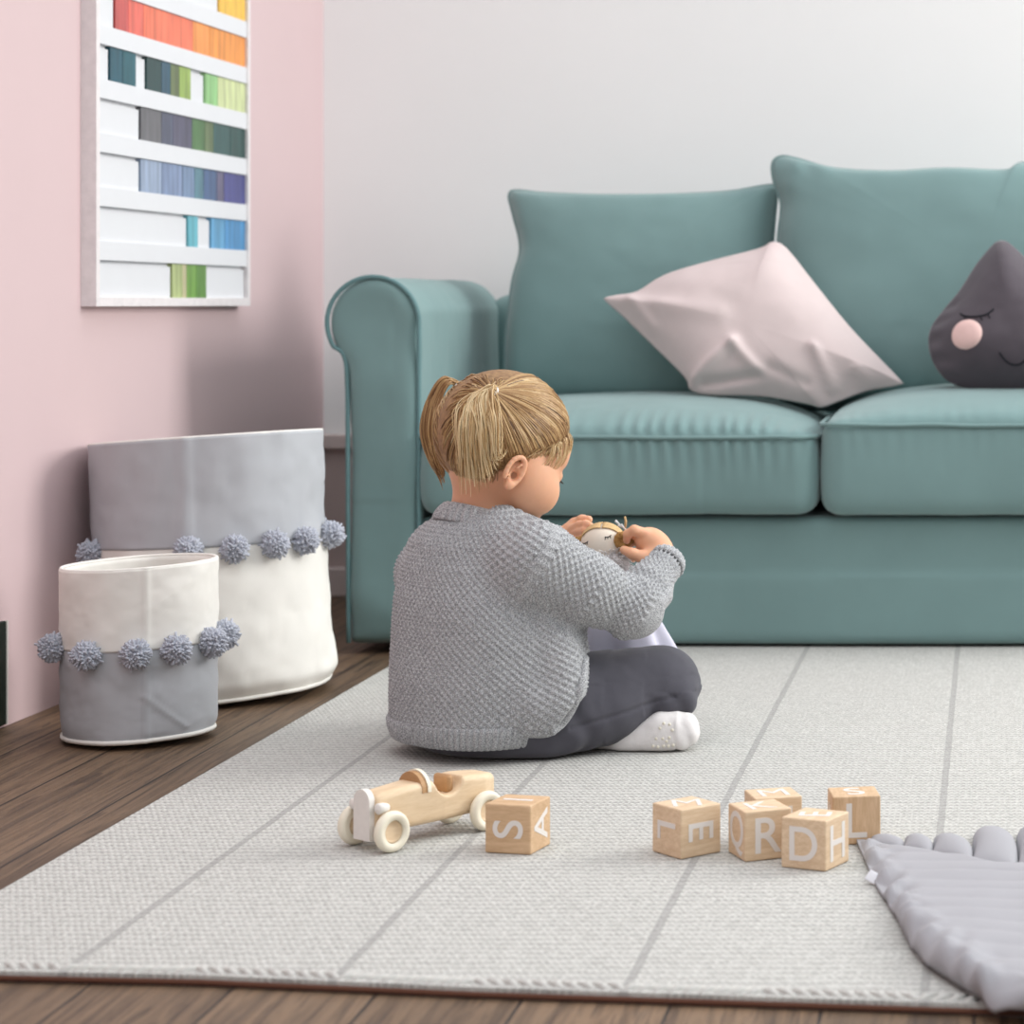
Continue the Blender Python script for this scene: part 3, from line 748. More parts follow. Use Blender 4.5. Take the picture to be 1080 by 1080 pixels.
def block(mid, yaw, letters, label, m, s=S):
    """mid: where the nearest bottom edge stands; yaw of the right-hand face's bottom line"""
    a = math.radians(yaw); r = np.array([math.cos(a), math.sin(a)]); l = np.array([-math.sin(a), math.cos(a)])
    c = np.array(mid)+s/2*(r+l)
    root = thing('letter_block', label, 'toy block', (c[0], c[1], RT), a, 'wooden letter blocks on the rug')
    b = MB(); b.bbox((-s/2, -s/2, 0), (s/2, s/2, s), .0016); b.build('cube', m, root, False)
    for q in letters: letter(root, *q, s=s)
def fl(px, py, z=rt): Y = (HZ-z)*F/(py-CY); return ((px-CX)*Y/F, Y)
def mid_from_right(mid, yaw):  # nearest edge at the front-right corner instead
    a = math.radians(yaw); return np.array(mid)-S*np.array([math.cos(a), math.sin(a)])
block(mid_from_right(fl(559.6, 902.3), -13), -13, [('S', 'front', 90, .036), ('A', 'right', 90, .036), ('I', 'top', 90, .036)],
      'wooden letter block showing a sideways S, beside the toy car', M['block_wood2'])
block(fl(718, 907.2), 43, [('L', 'left', -90, .034), ('E', 'front', -90, .034), ('M', 'top', -30, .036)],
      'wooden letter block with sideways L and E, leftmost of the group of five', M['block_wood'])
block(fl(785.8, 909.8), 26, [('Q', 'left', 0, .040), ('R', 'front', 0, .040), ('K', 'top', 0, .036)],
      'wooden letter block with Q and R, between the L-E block and the D block', M['block_wood'])
block(fl(870.8, 920), 66, [('D', 'left', 0, .038), ('H', 'front', 0, .040), ('E', 'top', 20, .036)],
      'pale wooden letter block showing a large upright D, nearest of the group', M['block_wood'])
block((-.2575, 2.590), 19, [('M', 'top', 0, .036), ('N', 'front', 0, .036), ('T', 'left', 0, .036)],
      'wooden letter block mostly hidden behind the Q and R block', M['block_wood'])
block((-.1735, 2.600), 10, [('L', 'front', 0, .040), ('S', 'top', 8, .036), ('K', 'left', 0, .03)],
      'wooden letter block with an upright L by the quilt corner', M['block_wood3'])

# ------------------------------------------------------------------ toy car: u forward, v to the car's left (towards the camera side), z up
fc = np.array(fl(408.5, 899.0)); ya = math.radians(53)
fdir = np.array([-math.cos(ya), -math.sin(ya)])
# u axis = forward = fdir ; near side = +v where v is left of forward
vdir = np.array([-fdir[1], fdir[0]])       # left of forward -> points to (+x, -y): nearest side
org = fc-vdir*.031
org = org+np.array([.005, 0])
car = thing('toy_car', 'natural wooden toy racing car with cream wheels on the rug', 'toy car', (org[0], org[1], rt), math.atan2(fdir[1], fdir[0]))
def car_fn(G):
    u, v, z = G[..., 0], G[..., 1], G[..., 2]
    top = np.interp(u, [-.165, -.150, -.12, -.07, -.05, .0, .012], [.058, .0610, .0640, .0655, .0655, .0625, .0600])
    bot = np.interp(u, [-.165, -.13, .012], [.028, .0195, .0175])
    hw = np.interp(u, [-.165, -.14, -.08, .0, .012], [.0150, .0215, .0225, .0175, .0160])
    cz, hh = (top+bot)/2, (top-bot)/2
    a = np.abs(v)-hw+.008; c_ = np.abs(z-cz)-hh+.008
    d = np.sqrt(np.maximum(a, 0)**2+np.maximum(c_, 0)**2)+np.minimum(np.maximum(a, c_), 0)-.008
    d = smax(d, np.abs(u+.0745)-.0845, .006)
    notch = np.sqrt((u+.088)**2+(z-.068)**2*.9)-.0205
    d = smax(d, -notch, .003)
    return d
s_ = SDF((-.165, -.03, .01), (.016, .03, .075), .0011); sl, G = s_._sub((-.165, -.03, .01), (.016, .03, .075)); s_.g[sl] = car_fn(G)
V, Q = s_.mesh(); V = relax(V, Q, 1); child('body', V, Q, M['car_wood'], car)
# grille: a rounded white slab
def slab(b, u0, u1, prof):                 # prof: (v, z) loop
    n = len(prof); V = [(u0, v, z) for v, z in prof]+[(u1, v, z) for v, z in prof]
    b.add(V, [tuple(range(n))[::-1], tuple(range(n, 2*n))]+[(i, (i+1) % n, n+(i+1) % n, n+i) for i in range(n)])
arc = lambda r, z0, a0, a1, n=16: [(r*math.cos(a), z0+r*math.sin(a)) for a in np.linspace(math.radians(a0), math.radians(a1), n)]
b = MB(); slab(b, .009, .0165, [(.0135, .012)]+arc(.0135, .0535, 0, 180)+[(-.0135, .012)]); q = b.build('grille', M['white_paint'], car, False); q['label'] = 'white radiator grille'
b = MB(); slab(b, -.057, -.050, arc(.0215, .0545, 0, 180, 22)); b.build('cowl', M['car_wood_dark'], car, False)
b = MB(); slab(b, -.0615, -.057, arc(.0228, .0548, 0, 180, 22)); q = b.build('windscreen', M['cream_wood'], car, False); q['label'] = 'cream half-round windscreen'
b = MB(); b.bbox((-.101, -.0135, .046), (-.092, .0135, .0665), .004); b.build('seat', M['car_wood_dark'], car)
for sd in (-1, 1):
    Mh = Matrix.Translation((.004, sd*.0215, .0475)) @ Matrix.Rotation(math.pi/2, 4, 'Y')
    b = MB(); b.lathe([(0, -.006), (.004, -.006), (.0058, 0), (.0062, .007), (.0045, .0085), (0, .009)], 18, Mh); b.build('headlight', M['white_paint'], car)
for ui in (0, -.133):
    b = MB(); Mr = Matrix.Translation((ui, 0, .0225)) @ Matrix.Rotation(math.pi/2, 4, 'X')
    b.lathe([(0, -.028), (.0035, -.028), (.0035, .028), (0, .028)], 12, Mr); b.build('axle', M['car_wood'], car)
    for sd in (-1, 1):
        Mw = Matrix.Translation((ui, sd*.031, .0225)) @ Matrix.Rotation(-sd*math.pi/2, 4, 'X')
        b = MB(); b.lathe([(.0125, -.0058)]+[(.0178+.0047*math.cos(a), .0058*math.sin(a)) for a in np.linspace(-1.9, 1.9, 14)]+[(.0125, .0045), (.0125, -.0058)], 36, Mw)
        wv_ = b.build('wheel', M['cream_wood'], car)
        b = MB(); b.lathe([(0, -.0045), (.0127, -.0045), (.0127, .001), (.0115, .0035), (.0105, .0008), (.009, .0), (0, .0)], 30, Mw); q = b.build('hub', M['car_wood'], wv_); q['label'] = 'wooden hub'

# ------------------------------------------------------------------ quilt in the corner
def quilt():
    root = thing('quilt', 'pale grey quilted blanket with a scalloped edge lying on the rug', 'blanket', (.2, 2.35, rt))
    # top layer
    hz = .018
    def q2(px, py, z): Y = (HZ-z)*F/(py-CY); return np.array([(px-CX)*Y/F, Y])
    left = [(903, 884, .016), (914, 905, .020), (924, 925, .022), (944, 953, .026), (957, 975, .030), (975, 996, .032), (1002, 1012, .034), (1030, 1030, .034), (1048, 1046, .030), (1066, 1054, .026), (1080, 1058, .024)]
    L = np.array([q2(*p) for p in left]); L = np.vstack([L, [.12, 1.955], [.3, 1.88], [.62, 1.80]])
    topl = [(903, 881, .018), (920, 884, .020), (945, 890, .022), (980, 896, .024), (1020, 903, .026), (1081, 913, .028)]
    Tp = np.array([q2(*p) for p in topl]); Tp = np.vstack([Tp, [.30, 2.36], [.62, 2.28]])
    Ls = catmull(L, 14, False); Ts = catmull(Tp, 14, False)
    def res(c, n):
        d = np.r_[0, np.cumsum(np.linalg.norm(np.diff(c, axis=0), axis=1))]; q = np.linspace(0, d[-1], n); return np.column_stack([np.interp(q, d, c[:, k]) for k in range(2)])
    nu, nv = 190, 110; Ls = res(Ls, nu); Ts = res(Ts, nu)
    def layer(Aa, Bb, zf, name, mtl, zb=.0):
        V = []; 
        for i in range(nu):
            for j in range(nv):
                t_ = j/(nv-1); V.append(Aa[i]*(1-t_)+Bb[i]*t_)
        V = np.array(V); tt = np.tile(np.linspace(0, 1, nv), nu); ii = np.repeat(np.linspace(0, 1, nu), nv)
        wd = np.repeat(np.linalg.norm(Bb-Aa, axis=1), nv); dA = tt*wd; dB = (1-tt)*wd
        z, lowz = zf(V, tt, ii, dA, dB)
        T3 = np.column_stack([V, z]); B3 = np.column_stack([V, lowz]); N = len(V); Fc = []
        for i in range(nu-1):
            for j in range(nv-1):
                p = i*nv+j; q = (p, p+nv, p+nv+1, p+1); Fc.append(q); Fc.append(tuple(x+N for x in q[::-1]))
        rim = [(i*nv) for i in range(nu)]
        for i in range(nu-1):
            p, q = i*nv, (i+1)*nv; Fc.append((p, p+N, q+N, q)); p += nv-1; q += nv-1; Fc.append((p, q, q+N, p+N))
        for j in range(nv-1):
            p, q = j, j+1; Fc.append((p, q, q+N, p+N)); p += (nu-1)*nv; q += (nu-1)*nv; Fc.append((p, p+N, q+N, q))
        b = MB(); b.add(np.concatenate([T3, B3]), Fc); return b.build(name, mtl, root, True, True)
    def zf(V, tt, ii, dA, dB):
        P3 = np.column_stack([V, V[:, 0]*0])
        e = np.clip(dA/.020, 0, 1); e2 = np.clip(dB/.016, 0, 1)
        rnd = np.sqrt(1-(1-e)**2)*np.sqrt(1-(1-e2)**2)
        base = rt+.009+.018*np.clip((ii-.02)/.4, 0, 1)
        dL_ = np.repeat(np.r_[0, np.cumsum(np.linalg.norm(np.diff(Ls, axis=0), axis=1))], nv)
        chan = (V[:, 1]+V[:, 0]*.30); fr = chan/.042; ch = np.abs(np.sin(math.pi*fr))**.5
        puff = .0022*ch*np.clip(dA/.02, 0, 1)
        crump = (.0035*np.sin(dL_*80+5*vnoise(P3, 18, 3))+.008*vnoise(P3, 42, 5)+.007*vnoise(P3, 24, 9)+.004*vnoise(P3, 90, 6))*np.exp(-(dA/.034)**2)*np.clip(ii/.08, .2, 1)
        z = base-.010+.011*rnd+puff+crump+.004*fbm(P3, 9, 2)
        low = np.maximum(rt+.002+.006*np.clip(ii/.5, 0, 1)*np.exp(-(dA/.05)**2), z-.022-.01)
        z = np.maximum(z, rt+.006); low = np.maximum(np.minimum(low, z-.004), rt+.0008)
        return z, low
    layer(Ls, Ts, zf, 'top_layer', M['quilt'])
    # scalloped border of the lower layer, puffed lobes behind the fold
    lob = [(915, 884, 951, 889, 878), (951, 889, 981, 895, 876), (981, 895, 1023, 905, 874), (1023, 905, 1071, 912, 866), (1071, 912, 1122, 922, 864), (1122, 922, 1175, 930, 866)]
    b = MB()
    for k, (xa, ya_, xb, yb, yt) in enumerate(lob):
        A = q2(xa, ya_, .018); B = q2(xb, yb, .018); TT = q2((xa+xb)/2+(4 if k > 1 else 0), yt+1, .020)
        h_ = max(TT[1]-max(A[1], B[1]), .02)
        nn = 26; rows_ = []
        for i in range(nn+1):
            s1 = i/nn; p0 = A*(1-s1)+B*s1; ext = h_*(max(0, np.sin(math.pi*s1))**.15)
            for j in range(14):
                t_ = j/13; w_ = max(0, math.sin(math.pi*s1))**.30
                y = p0[1]-.025+(ext+.025)*t_
                z = rt+.003+(.013+.002*k)*w_*math.sqrt(max(0, 1-(max(0, t_-.1)/.9)**3))*math.sqrt(1-(1-min(t_/.55, 1))**2)
                rows_.append((p0[0]+.004*math.sin(t_*3), y, z))
        Fc = []
        for i in range(nn):
            for j in range(13): p = i*14+j; Fc.append((p, p+14, p+15, p+1))
        lowr = [(x_, y_, rt+.001) for x_, y_, z_ in rows_]; N = len(rows_)
        Fc += [tuple(x_+N for x_ in q[::-1]) for q in Fc]
        for i in range(nn): p = i*14+13; Fc.append((p, p+14, p+14+N, p+N))
        for i in range(nn): p = i*14; Fc.append((p, p+N, p+14+N, p+14))
        for j in range(13): Fc.append((j, j+1, j+1+N, j+N)); p = nn*14+j; Fc.append((p, p+N, p+1+N, p+1))
        bb_ = MB(); bb_.add(rows_+lowr, Fc); bb_.build('scallop', M['quilt'], root, True, True)
    bb_ = MB(); A = P(922, 926, 2.425); bb_.bbox((-.0085, -.006, -.0012), (.0085, .006, .0012), .001)
    o = bb_.build('care_tag', M['care_tag'], root); o.location = (A[0]-.2, A[1]-2.35, A[2]-rt); o.rotation_euler = (math.radians(48), math.radians(20), math.radians(-28)); o['label'] = 'small white sewn-in tag'
quilt()

# ------------------------------------------------------------------ the child
child_root = thing('person', 'small child with blond pigtails in a grey knitted cardigan, sitting cross-legged and holding a doll', 'person', (-.65, 3.15, rt))
FA = math.radians(50)
Fd = np.array([math.cos(FA), math.sin(FA), 0]); Rd = np.array([math.sin(FA), -math.cos(FA), 0]); Ud = np.array([0, 0, 1.])
TC = 3.155
zs = [.02, .06, .11, .17, .22, .26, .29, .308, .322, .335]
ta = [.118, .124, .127, .123, .118, .112, .100, .082, .058, .046]
tb = [.104, .110, .112, .104, .097, .088, .076, .064, .052, .044]
tpx = [506, 508, 510, 508, 506, 506, 508, 511, 514, 515]
tx = [(p-CX)*TC/F for p in tpx]
def torso(G, grow=0):
    z = G[..., 2]; cx_ = np.interp(z, zs, tx); a = np.interp(z, zs, ta)+grow; b_ = np.interp(z, zs, tb)+grow
    cy_ = TC+np.interp(z, [.02, .2, .33], [0, 0, .012])
    dx, dy = G[..., 0]-cx_, G[..., 1]-cy_
    u = dx*Rd[0]+dy*Rd[1]; v = dx*Fd[0]+dy*Fd[1]
    e = 2.3; q = ((np.abs(u)/a)**e+(np.abs(v)/b_)**e)**(1/e)
    return (q-1)*np.minimum(a, b_)*.92, u, v
sh_r = P(566, 592, 3.085); el_r = P(668, 641, 3.15); wr_r = P(697, 601, 3.215)
sh_l = P(458, 604, 3.225); el_l = P(562, 655, 3.36); wr_l = P(590, 588, 3.375)
# sweater
lo = np.array([-.84, 2.98, .03]); hi = np.array([-.36, 3.45, .35])
s_ = SDF(lo, hi, .0016)
def tf(G):
    d, u, v = torso(G); z = G[..., 2]
    d = smax(d, .043-z, .006)
    return smax(d, z-.318, .010)
sl, G = s_._sub(lo, hi); s_.g[sl] = np.minimum(tf(G), .05)
arm_r = ([sh_r, sh_r*.5+el_r*.5+np.array([0, -.004, -.004]), el_r, wr_r], [.050, .044, .0385, .0265])
arm_l = ([sh_l, el_l, wr_l], [.044, .040, .027])
s_.chain(arm_r[0], arm_r[1], .014, .03); s_.chain(arm_l[0], arm_l[1], .014, .03)
s_.cap(P(530, 560, 3.12), sh_r+[0, 0, .0], .030, .040, .03); s_.cap(P(495, 560, 3.19), sh_l, .028, .038, .03)
s_.cap(P(570, 670, 3.11), P(572, 742, 3.085), .036, .040, .03); s_.cap(P(594, 690, 3.10), P(592, 738, 3.078), .026, .028, .025); s_.cap(P(588, 650, 3.16), P(603, 700, 3.115), .026, .020, .02)
s_.cap(P(596, 640, 3.18), P(604, 690, 3.16), .022, .022, .02)
s_.ell(P(507, 574, 3.17), [Rd, Fd, Ud], (.090, .072, .036), .03)    # flaring front of the cardigan
s_.put(lambda G: np.maximum(G[..., 2]-(.043+1.3*np.maximum(0, G[..., 0]-P(588, 0, 3.1)[0])), G[..., 2]-.12), lo, hi, .006, 'd', 0)
for (a, c_, r_) in [(P(684, 614, 3.165), P(698, 630, 3.16), .014)]: s_.cap(a, c_, r_, r_, .014)
s_.cap(P(672, 618, 3.10), P(655, 600, 3.14), .0045, .003, .010, 'd')  # crease in the crook of the arm
s_.cap(P(697, 620, 3.125), P(690, 608, 3.14), .004, .003, .008, 'd')
V, Q = s_.mesh(); V = relax(V, Q, 2); N = normals(V, Q)
def seg(V, a, b_):
    ab = b_-a; t_ = np.clip(((V-a)@ab)/ab.dot(ab), 0, 1); q = V-a-t_[:, None]*ab; return t_, q, np.linalg.norm(q, axis=1), np.linalg.norm(ab)
def sweater_uv(V):
    d, u, v = torso(V); th = np.arctan2(u, -v)                    # 0 at the back, seam hidden in front
    S1 = th*.118; T1 = V[:, 2].copy()
    rightish = ((V-sh_r)@(el_r-sh_r)/np.linalg.norm(el_r-sh_r)) > -.024+.25*np.abs(V[:, 2]-sh_r[2])
    dist = np.minimum.reduce([seg(V, arm_r[0][i], arm_r[0][i+1])[2]-.045 for i in range(3)])
    is_r = rightish & (dist < d+.006) & (dist < .022)
    dl = np.minimum.reduce([seg(V, arm_l[0][i], arm_l[0][i+1])[2]-.045 for i in range(2)])
    is_l = (dl < d) & (dl < .02) & (((V-sh_l)@(el_l-sh_l)) > 0)
    for pts, msk in ((arm_r[0], is_r), (arm_l[0], is_l)):
        acc = 0; bestd = np.full(len(V), 9.); s2 = np.zeros(len(V)); t2 = np.zeros(len(V))
        for i in range(len(pts)-1):
            t_, q, dd, L = seg(V, pts[i], pts[i+1]); ax_ = (pts[i+1]-pts[i])/L
            e1 = np.cross(ax_, [0, 0, 1]); e1 /= np.linalg.norm(e1); e2 = np.cross(ax_, e1)
            an = np.arctan2(-q@e1, -q@e2); m_ = dd < bestd; bestd = np.where(m_, dd, bestd)
            s2 = np.where(m_, an*.042, s2); t2 = np.where(m_, acc+t_*L, t2); acc += L
        S1 = np.where(msk, s2, S1); T1 = np.where(msk, t2+.0031, T1)
    return S1, T1, is_r, is_l, d
S1, T1, is_r, is_l, dt = sweater_uv(V)
per = .0105
sA = S1/per; tA = T1/per
st = .5+.5*np.cos(2*math.pi*sA)*np.cos(2*math.pi*tA); st = st**2.2
fold = .0035*np.sin((V[:, 0]*60+V[:, 2]*22)+2.2*vnoise(V, 14, 3))*np.clip((V[:, 0]-P(560, 0, 3.1)[0])/.03, 0, 1)*(~is_r)*(V[:, 2] < .25)*np.clip((.25-V[:, 2])/.03, 0, 1)
fold += .0030*fbm(V, 13, 5)
# shallow soft creases on the sleeve near the elbow
fold += is_r*.0022*np.sin(T1*130+3*vnoise(V, 20, 2))*np.clip((T1-.09)/.05, 0, 1)
pl_ = .043+1.3*np.maximum(0, V[:, 0]-P(588, 0, 3.1)[0])
V = V+N*(fold+.0040*(st-.3)*np.clip((V[:, 2]-pl_)/.010, 0, 1))[:, None]
# armhole seam
edge_r = np.abs(((V-sh_r)@(el_r-sh_r)/np.linalg.norm(el_r-sh_r))+.024-.25*np.abs(V[:, 2]-sh_r[2]))
gr = np.exp(-(edge_r/.0018)**2)*(dt > -.02)*(V[:, 1] < 3.16)*(V[:, 2] > .19)
V = V-N*(.002*gr)[:, None]
sweater = mesh('cardigan', V, Q, M['knit'], child_root)
at_ = sweater.data.attributes.new('stitch', 'FLOAT_VECTOR', 'POINT'); at_.data.foreach_set('vector', np.column_stack([sA, tA, is_r*1.0]).astype(np.float32).ravel())
# ribbed hem, collar and cuffs
def ribs(ring_lo, ring_hi, cnt, amp, name, nz=10, bulge=.002):
    n = cnt*6; lo_ = ring_lo(n); hi_ = ring_hi(n); rows_ = []
    for j in range(nz+1):
        t_ = j/nz; base = lo_*(1-t_)+hi_*t_; c_ = base.mean(0); rd = base-c_; rd /= np.linalg.norm(rd, axis=1)[:, None]
        ph = np.abs(np.sin(np.arange(n)/n*math.pi*cnt)); rows_.append(base+rd*(amp*ph+bulge*math.sin(math.pi*t_)-.002*(j in (0, nz)))[:, None])
    V = np.concatenate(rows_); Fc = [(j*n+k, j*n+(k+1) % n, (j+1)*n+(k+1) % n, (j+1)*n+k) for j in range(nz) for k in range(n)]
    inn = V.copy(); c_ = V.mean(0); b = MB(); b.add(V, Fc)
    N = len(V); V2 = []
    for j in range(nz+1):
        r_ = rows_[j]; cc_ = r_.mean(0); V2.append(cc_+(r_-cc_)*.955)
    b.add(np.concatenate(V2), [q[::-1] for q in Fc])
    for j, fl_ in ((0, False), (nz, True)):
        for k in range(n):
            q = (j*n+k, j*n+(k+1) % n, N+j*n+(k+1) % n, N+j*n+k); b.f.append(q if fl_ else q[::-1])
    return b.build(name, M['knit'], sweater, True, True)
def trow(z, grow, dz=None):
    def f(n):
        th = np.linspace(0, 2*math.pi, n, endpoint=False); a = np.interp(z, zs, ta)+grow; b_ = np.interp(z, zs, tb)+grow; cx_ = np.interp(z, zs, tx); e = 2.3
        cu, su = np.cos(th), np.sin(th); r = (np.abs(cu/a)**e+np.abs(su/b_)**e)**(-1/e)
        p = np.column_stack([cx_+r*cu*Rd[0]+r*su*Fd[0], TC+r*cu*Rd[1]+r*su*Fd[1], np.full(n, z)])
        if dz is not None: p[:, 2] += dz(p)
        return p
    return f
hemdz = lambda p: np.clip((p[:, 0]-P(560, 0, 3.1)[0])/.06, 0, 1.2)*.016
ribs(trow(.030, -.004, hemdz), trow(.060, .0005, hemdz), 92, .0034, 'ribbed_hem')
def ring_at(c, e1, e2, r1, r2):
    return lambda n: np.array([c+e1*r1*math.cos(a)+e2*r2*math.sin(a) for a in np.linspace(0, 2*math.pi, n, endpoint=False)])
spx = CX+F*V[:, 0]/V[:, 1]; spy = CY-F*(V[:, 2]-HZ)/V[:, 1]
def snap(px, py, d=0):                     # the point of the cardigan's surface nearest to this line of sight
    k = np.argsort((spx-px)**2+(spy-py)**2)[:60]; return P(px, py, V[k, 1].min()+d)
edge_path = catmull([snap(x_, y_, .002) for x_, y_ in [(581, 772), (592, 764), (602, 750), (611, 730), (615, 712), (617, 694)]], 6, False)
b = MB(); b.tube(edge_path, .0058, 8); b.build('front_band', M['knit'], sweater, True, True)
cc = P(511, 546, 3.172); tilt = np.array([0, 0, 0.])
eR = Rd+np.array([0, 0, -.05]); eF = Fd+np.array([0, 0, -.30])
ribs(ring_at(cc+[0, 0, -.018], eR, eF, .071, .063), ring_at(cc+[0, 0, .010], eR, eF, .050, .046), 36, .0038, 'ribbed_collar', 12, .003)
ax_ = (wr_r-el_r)/np.linalg.norm(wr_r-el_r); e1 = np.cross(ax_, [0, 0, 1]); e1 /= np.linalg.norm(e1); e2 = np.cross(ax_, e1)
ribs(ring_at(wr_r+ax_*.012, e1, e2, .0265, .0265), ring_at(wr_r+ax_*.029, e1, e2, .0215, .0215), 22, .0016, 'ribbed_cuff', 6, .001)

# skin: head, neck, trunk core, arms and hands in one mesh
HC = P(530, 457, 3.185)
az, pt = math.radians(36), math.radians(17)
hf = np.array([math.cos(az)*math.cos(pt), math.sin(az)*math.cos(pt), -math.sin(pt)]); hr = np.array([math.sin(az), -math.cos(az), 0]); hu = np.cross(hr, hf)
HR = np.array([hf, hr, hu]); hrad = np.array([.088, .073, .083])
def H(f, r, u): return HC+hf*f+hr*r+hu*u
lo = np.array([-.80, 3.02, .03]); hi = np.array([-.36, 3.44, .56]); s_ = SDF(lo, hi, .0016)
s_.ell(HC, HR, hrad, .01)
for sg in (-1, 1):
    s_.ell(H(.042, sg*.030, -.058), HR, (.040, .034, .036), .02)
    s_.ell(H(.064, sg*.030, -.068), HR, (.0195, .020, .022), .02)
    s_.ell(H(.030, sg*.040, -.050), HR, (.030, .030, .040), .02)
s_.ell(H(.040, 0, -.070), HR, (.042, .040, .034), .02)
s_.sph(H(.064, 0, -.096), .017, .018)
s_.ell(H(.071, 0, -.060), HR, (.018, .022, .024), .016)
s_.ell(H(.076, 0, -.010), HR, (.016, .045, .03), .02)
s_.cap(H(.083, 0, -.032), H(.0925, 0, -.055), .0055, .0085, .010); 
for sg in (-1, 1): s_.sph(H(.090, sg*.007, -.057), .0052, .005)
for sg in (-1, 1): s_.ell(H(.093, sg*.028, -.036), HR, (.012, .016, .009), .010, 'd')     # eye sockets
for sg in (-1, 1): s_.ell(H(.077, sg*.028, -.037), HR, (.0105, .013, .0105), .004)         # closed lids
s_.ell(H(.0875, 0, -.0785), HR, (.007, .012, .0045), .004); s_.ell(H(.085, 0, -.086), HR, (.007, .010, .0045), .004)
s_.cap(P(508, 500, 3.175), P(512, 560, 3.18), .038, .043, .02)
s_.cap(P(520, 520, 3.185), H(.02, 0, -.075), .034, .03, .02)
for sg in (-1, 1):                                                    # ears
    ec = H(-.002, sg*.071, -.050); ef = hf*.9+hr*sg*.18; ef = ef-hu*.25; ef /= np.linalg.norm(ef)
    eu = hu+hf*.10; eu = eu-ef*eu.dot(ef); eu /= np.linalg.norm(eu); en = np.cross(ef, eu)*(-sg)
    if en.dot(hr*sg) < 0: en = -en
    tl = en*.004
    pts = []
    for a in np.linspace(-70, 215, 16):
        ra = math.radians(a); wd_ = .0125+.001*math.sin(ra)
        pts.append(ec+tl*(1+.9*math.cos(ra-math.pi))+ef*(wd_*math.cos(ra))*(.9)-ef*.0+eu*(.021*math.sin(ra) if ra > 0 else .021*math.sin(ra)))
    for i in range(len(pts)-1): s_.cap(pts[i], pts[i+1], .0034, .0034, .0015)
    s_.ell(ec-eu*.001-en*.0015, [ef, eu, en], (.0105, .018, .0030), .003)
    s_.ell(ec-eu*.018+en*.002+ef*.003, [ef, eu, en], (.0062, .0072, .0042), .004)
    s_.cap(ec+ef*.003+eu*.012+en*.004, ec-ef*.004-eu*.008+en*.004, .0018, .0018, .003)
    s_.ell(ec+ef*.003-eu*.003+en*.004, [ef, eu, en], (.0062, .0085, .0080), .002, 'd')
# trunk and arms inside the clothes
s_.cap(P(512, 560, 3.18), P(510, 700, 3.16), .05, .075, .02)
s_.chain([P(515, 580, 3.17), sh_r, el_r, wr_r], [.035, .034, .027, .0195], .01)
s_.chain([P(500, 580, 3.19), sh_l, el_l, wr_l], [.035, .034, .027, .018], .01)
# right hand, pinching the doll's bun
wh = wr_r+ax_*.02
s_.cap(wr_r, P(698, 588, 3.235), .0195, .0185, .008)
s_.ell(P(690, 575, 3.242), [[.92, .1, -.35], [0, 1, 0], [.35, 0, .93]], (.0235, .0165, .0205), .012)
s_.ell(P(683, 568, 3.240), np.eye(3), (.017, .015, .0145), .01)
K = [(680, 562, 3.232), (677, 567, 3.245), (678, 573, 3.257), (681, 580, 3.265)]
s_.chain([P(680, 563, 3.232), P(669, 559, 3.224), P(662, 563, 3.228), P(661, 570, 3.236)], [.0082, .0068, .0060, .0052], .003)
s_.chain([P(679, 568, 3.246), P(666, 562, 3.252), P(658, 568, 3.262), P(657, 575, 3.266)], [.0082, .0070, .0062, .0052], .0025)
s_.chain([P(681, 574, 3.258), P(668, 570, 3.268), P(660, 576, 3.276), P(661, 582, 3.276)], [.0080, .0068, .0060, .0050], .0025)
s_.chain([P(685, 580, 3.266), P(675, 580, 3.279), P(668, 585, 3.284), P(668, 590, 3.281)], [.0072, .0060, .0054, .0046], .0025)
s_.chain([P(690, 588, 3.228), P(678, 588, 3.218), P(667, 584, 3.215), P(658, 580, 3.220)], [.0105, .0088, .0074, .0060], .004, .010)
# left hand behind the doll's head
s_.cap(wr_l, P(597, 572, 3.352), .018, .017, .008)
s_.ell(P(602, 566, 3.345), [[.8, -.2, .5], [.2, 1, 0], [-.5, 0, .8]], (.020, .012, .017), .010)
s_.chain([P(604, 558, 3.338), P(611, 554, 3.325), P(618, 553, 3.312), P(623, 555, 3.302)], [.0072, .0066, .0062, .0054], .0025)
s_.chain([P(605, 563, 3.335), P(611, 561, 3.320), P(617, 560, 3.306), P(621, 562, 3.296)], [.0074, .0066, .0062, .0054], .0025)
s_.chain([P(605, 569, 3.333), P(611, 569, 3.318), P(616, 568, 3.304), P(619, 570, 3.294)], [.0072, .0064, .0060, .0052], .0025)
s_.chain([P(604, 575, 3.333), P(609, 577, 3.320), P(613, 577, 3.308), P(616, 579, 3.300)], [.0066, .0058, .0054, .0048], .0025)
s_.chain([P(597, 562, 3.350), P(606, 552, 3.352), P(614, 548, 3.345), P(621, 548, 3.338)], [.0090, .0076, .0066, .0056], .004, .008)
V, Q = s_.mesh(); V = relax(V, Q, 2)
body = mesh('body', V, Q, M['skin'], child_root)
# eyelashes, brows, lips
for sg in (-1, 1):
    b = MB()
    arcp = [H(.0875-.0008*(q*q), sg*.028+q*.0030, -.0405-.0006*(9-q*q)/3) for q in np.linspace(-3, 3, 9)]
    b.tube(arcp, .0007, 4)
    for q in arcp[1:-1]: b.tube([q, q+hf*.0045-hu*.0025+hr*sg*.0012], [.0004, .0002], 3)
    b.build('eyelash', M['lash'], body, True, True)
b = MB(); b.ellip = None
b.tube([H(.0935-.0006*q*q, q*.0032, -.0822-.0002*q*q) for q in np.linspace(-3, 3, 7)], [.001, .002, .0025, .0025, .0025, .002, .001], 6); b.build('lips', M['lip'], body, True, True)

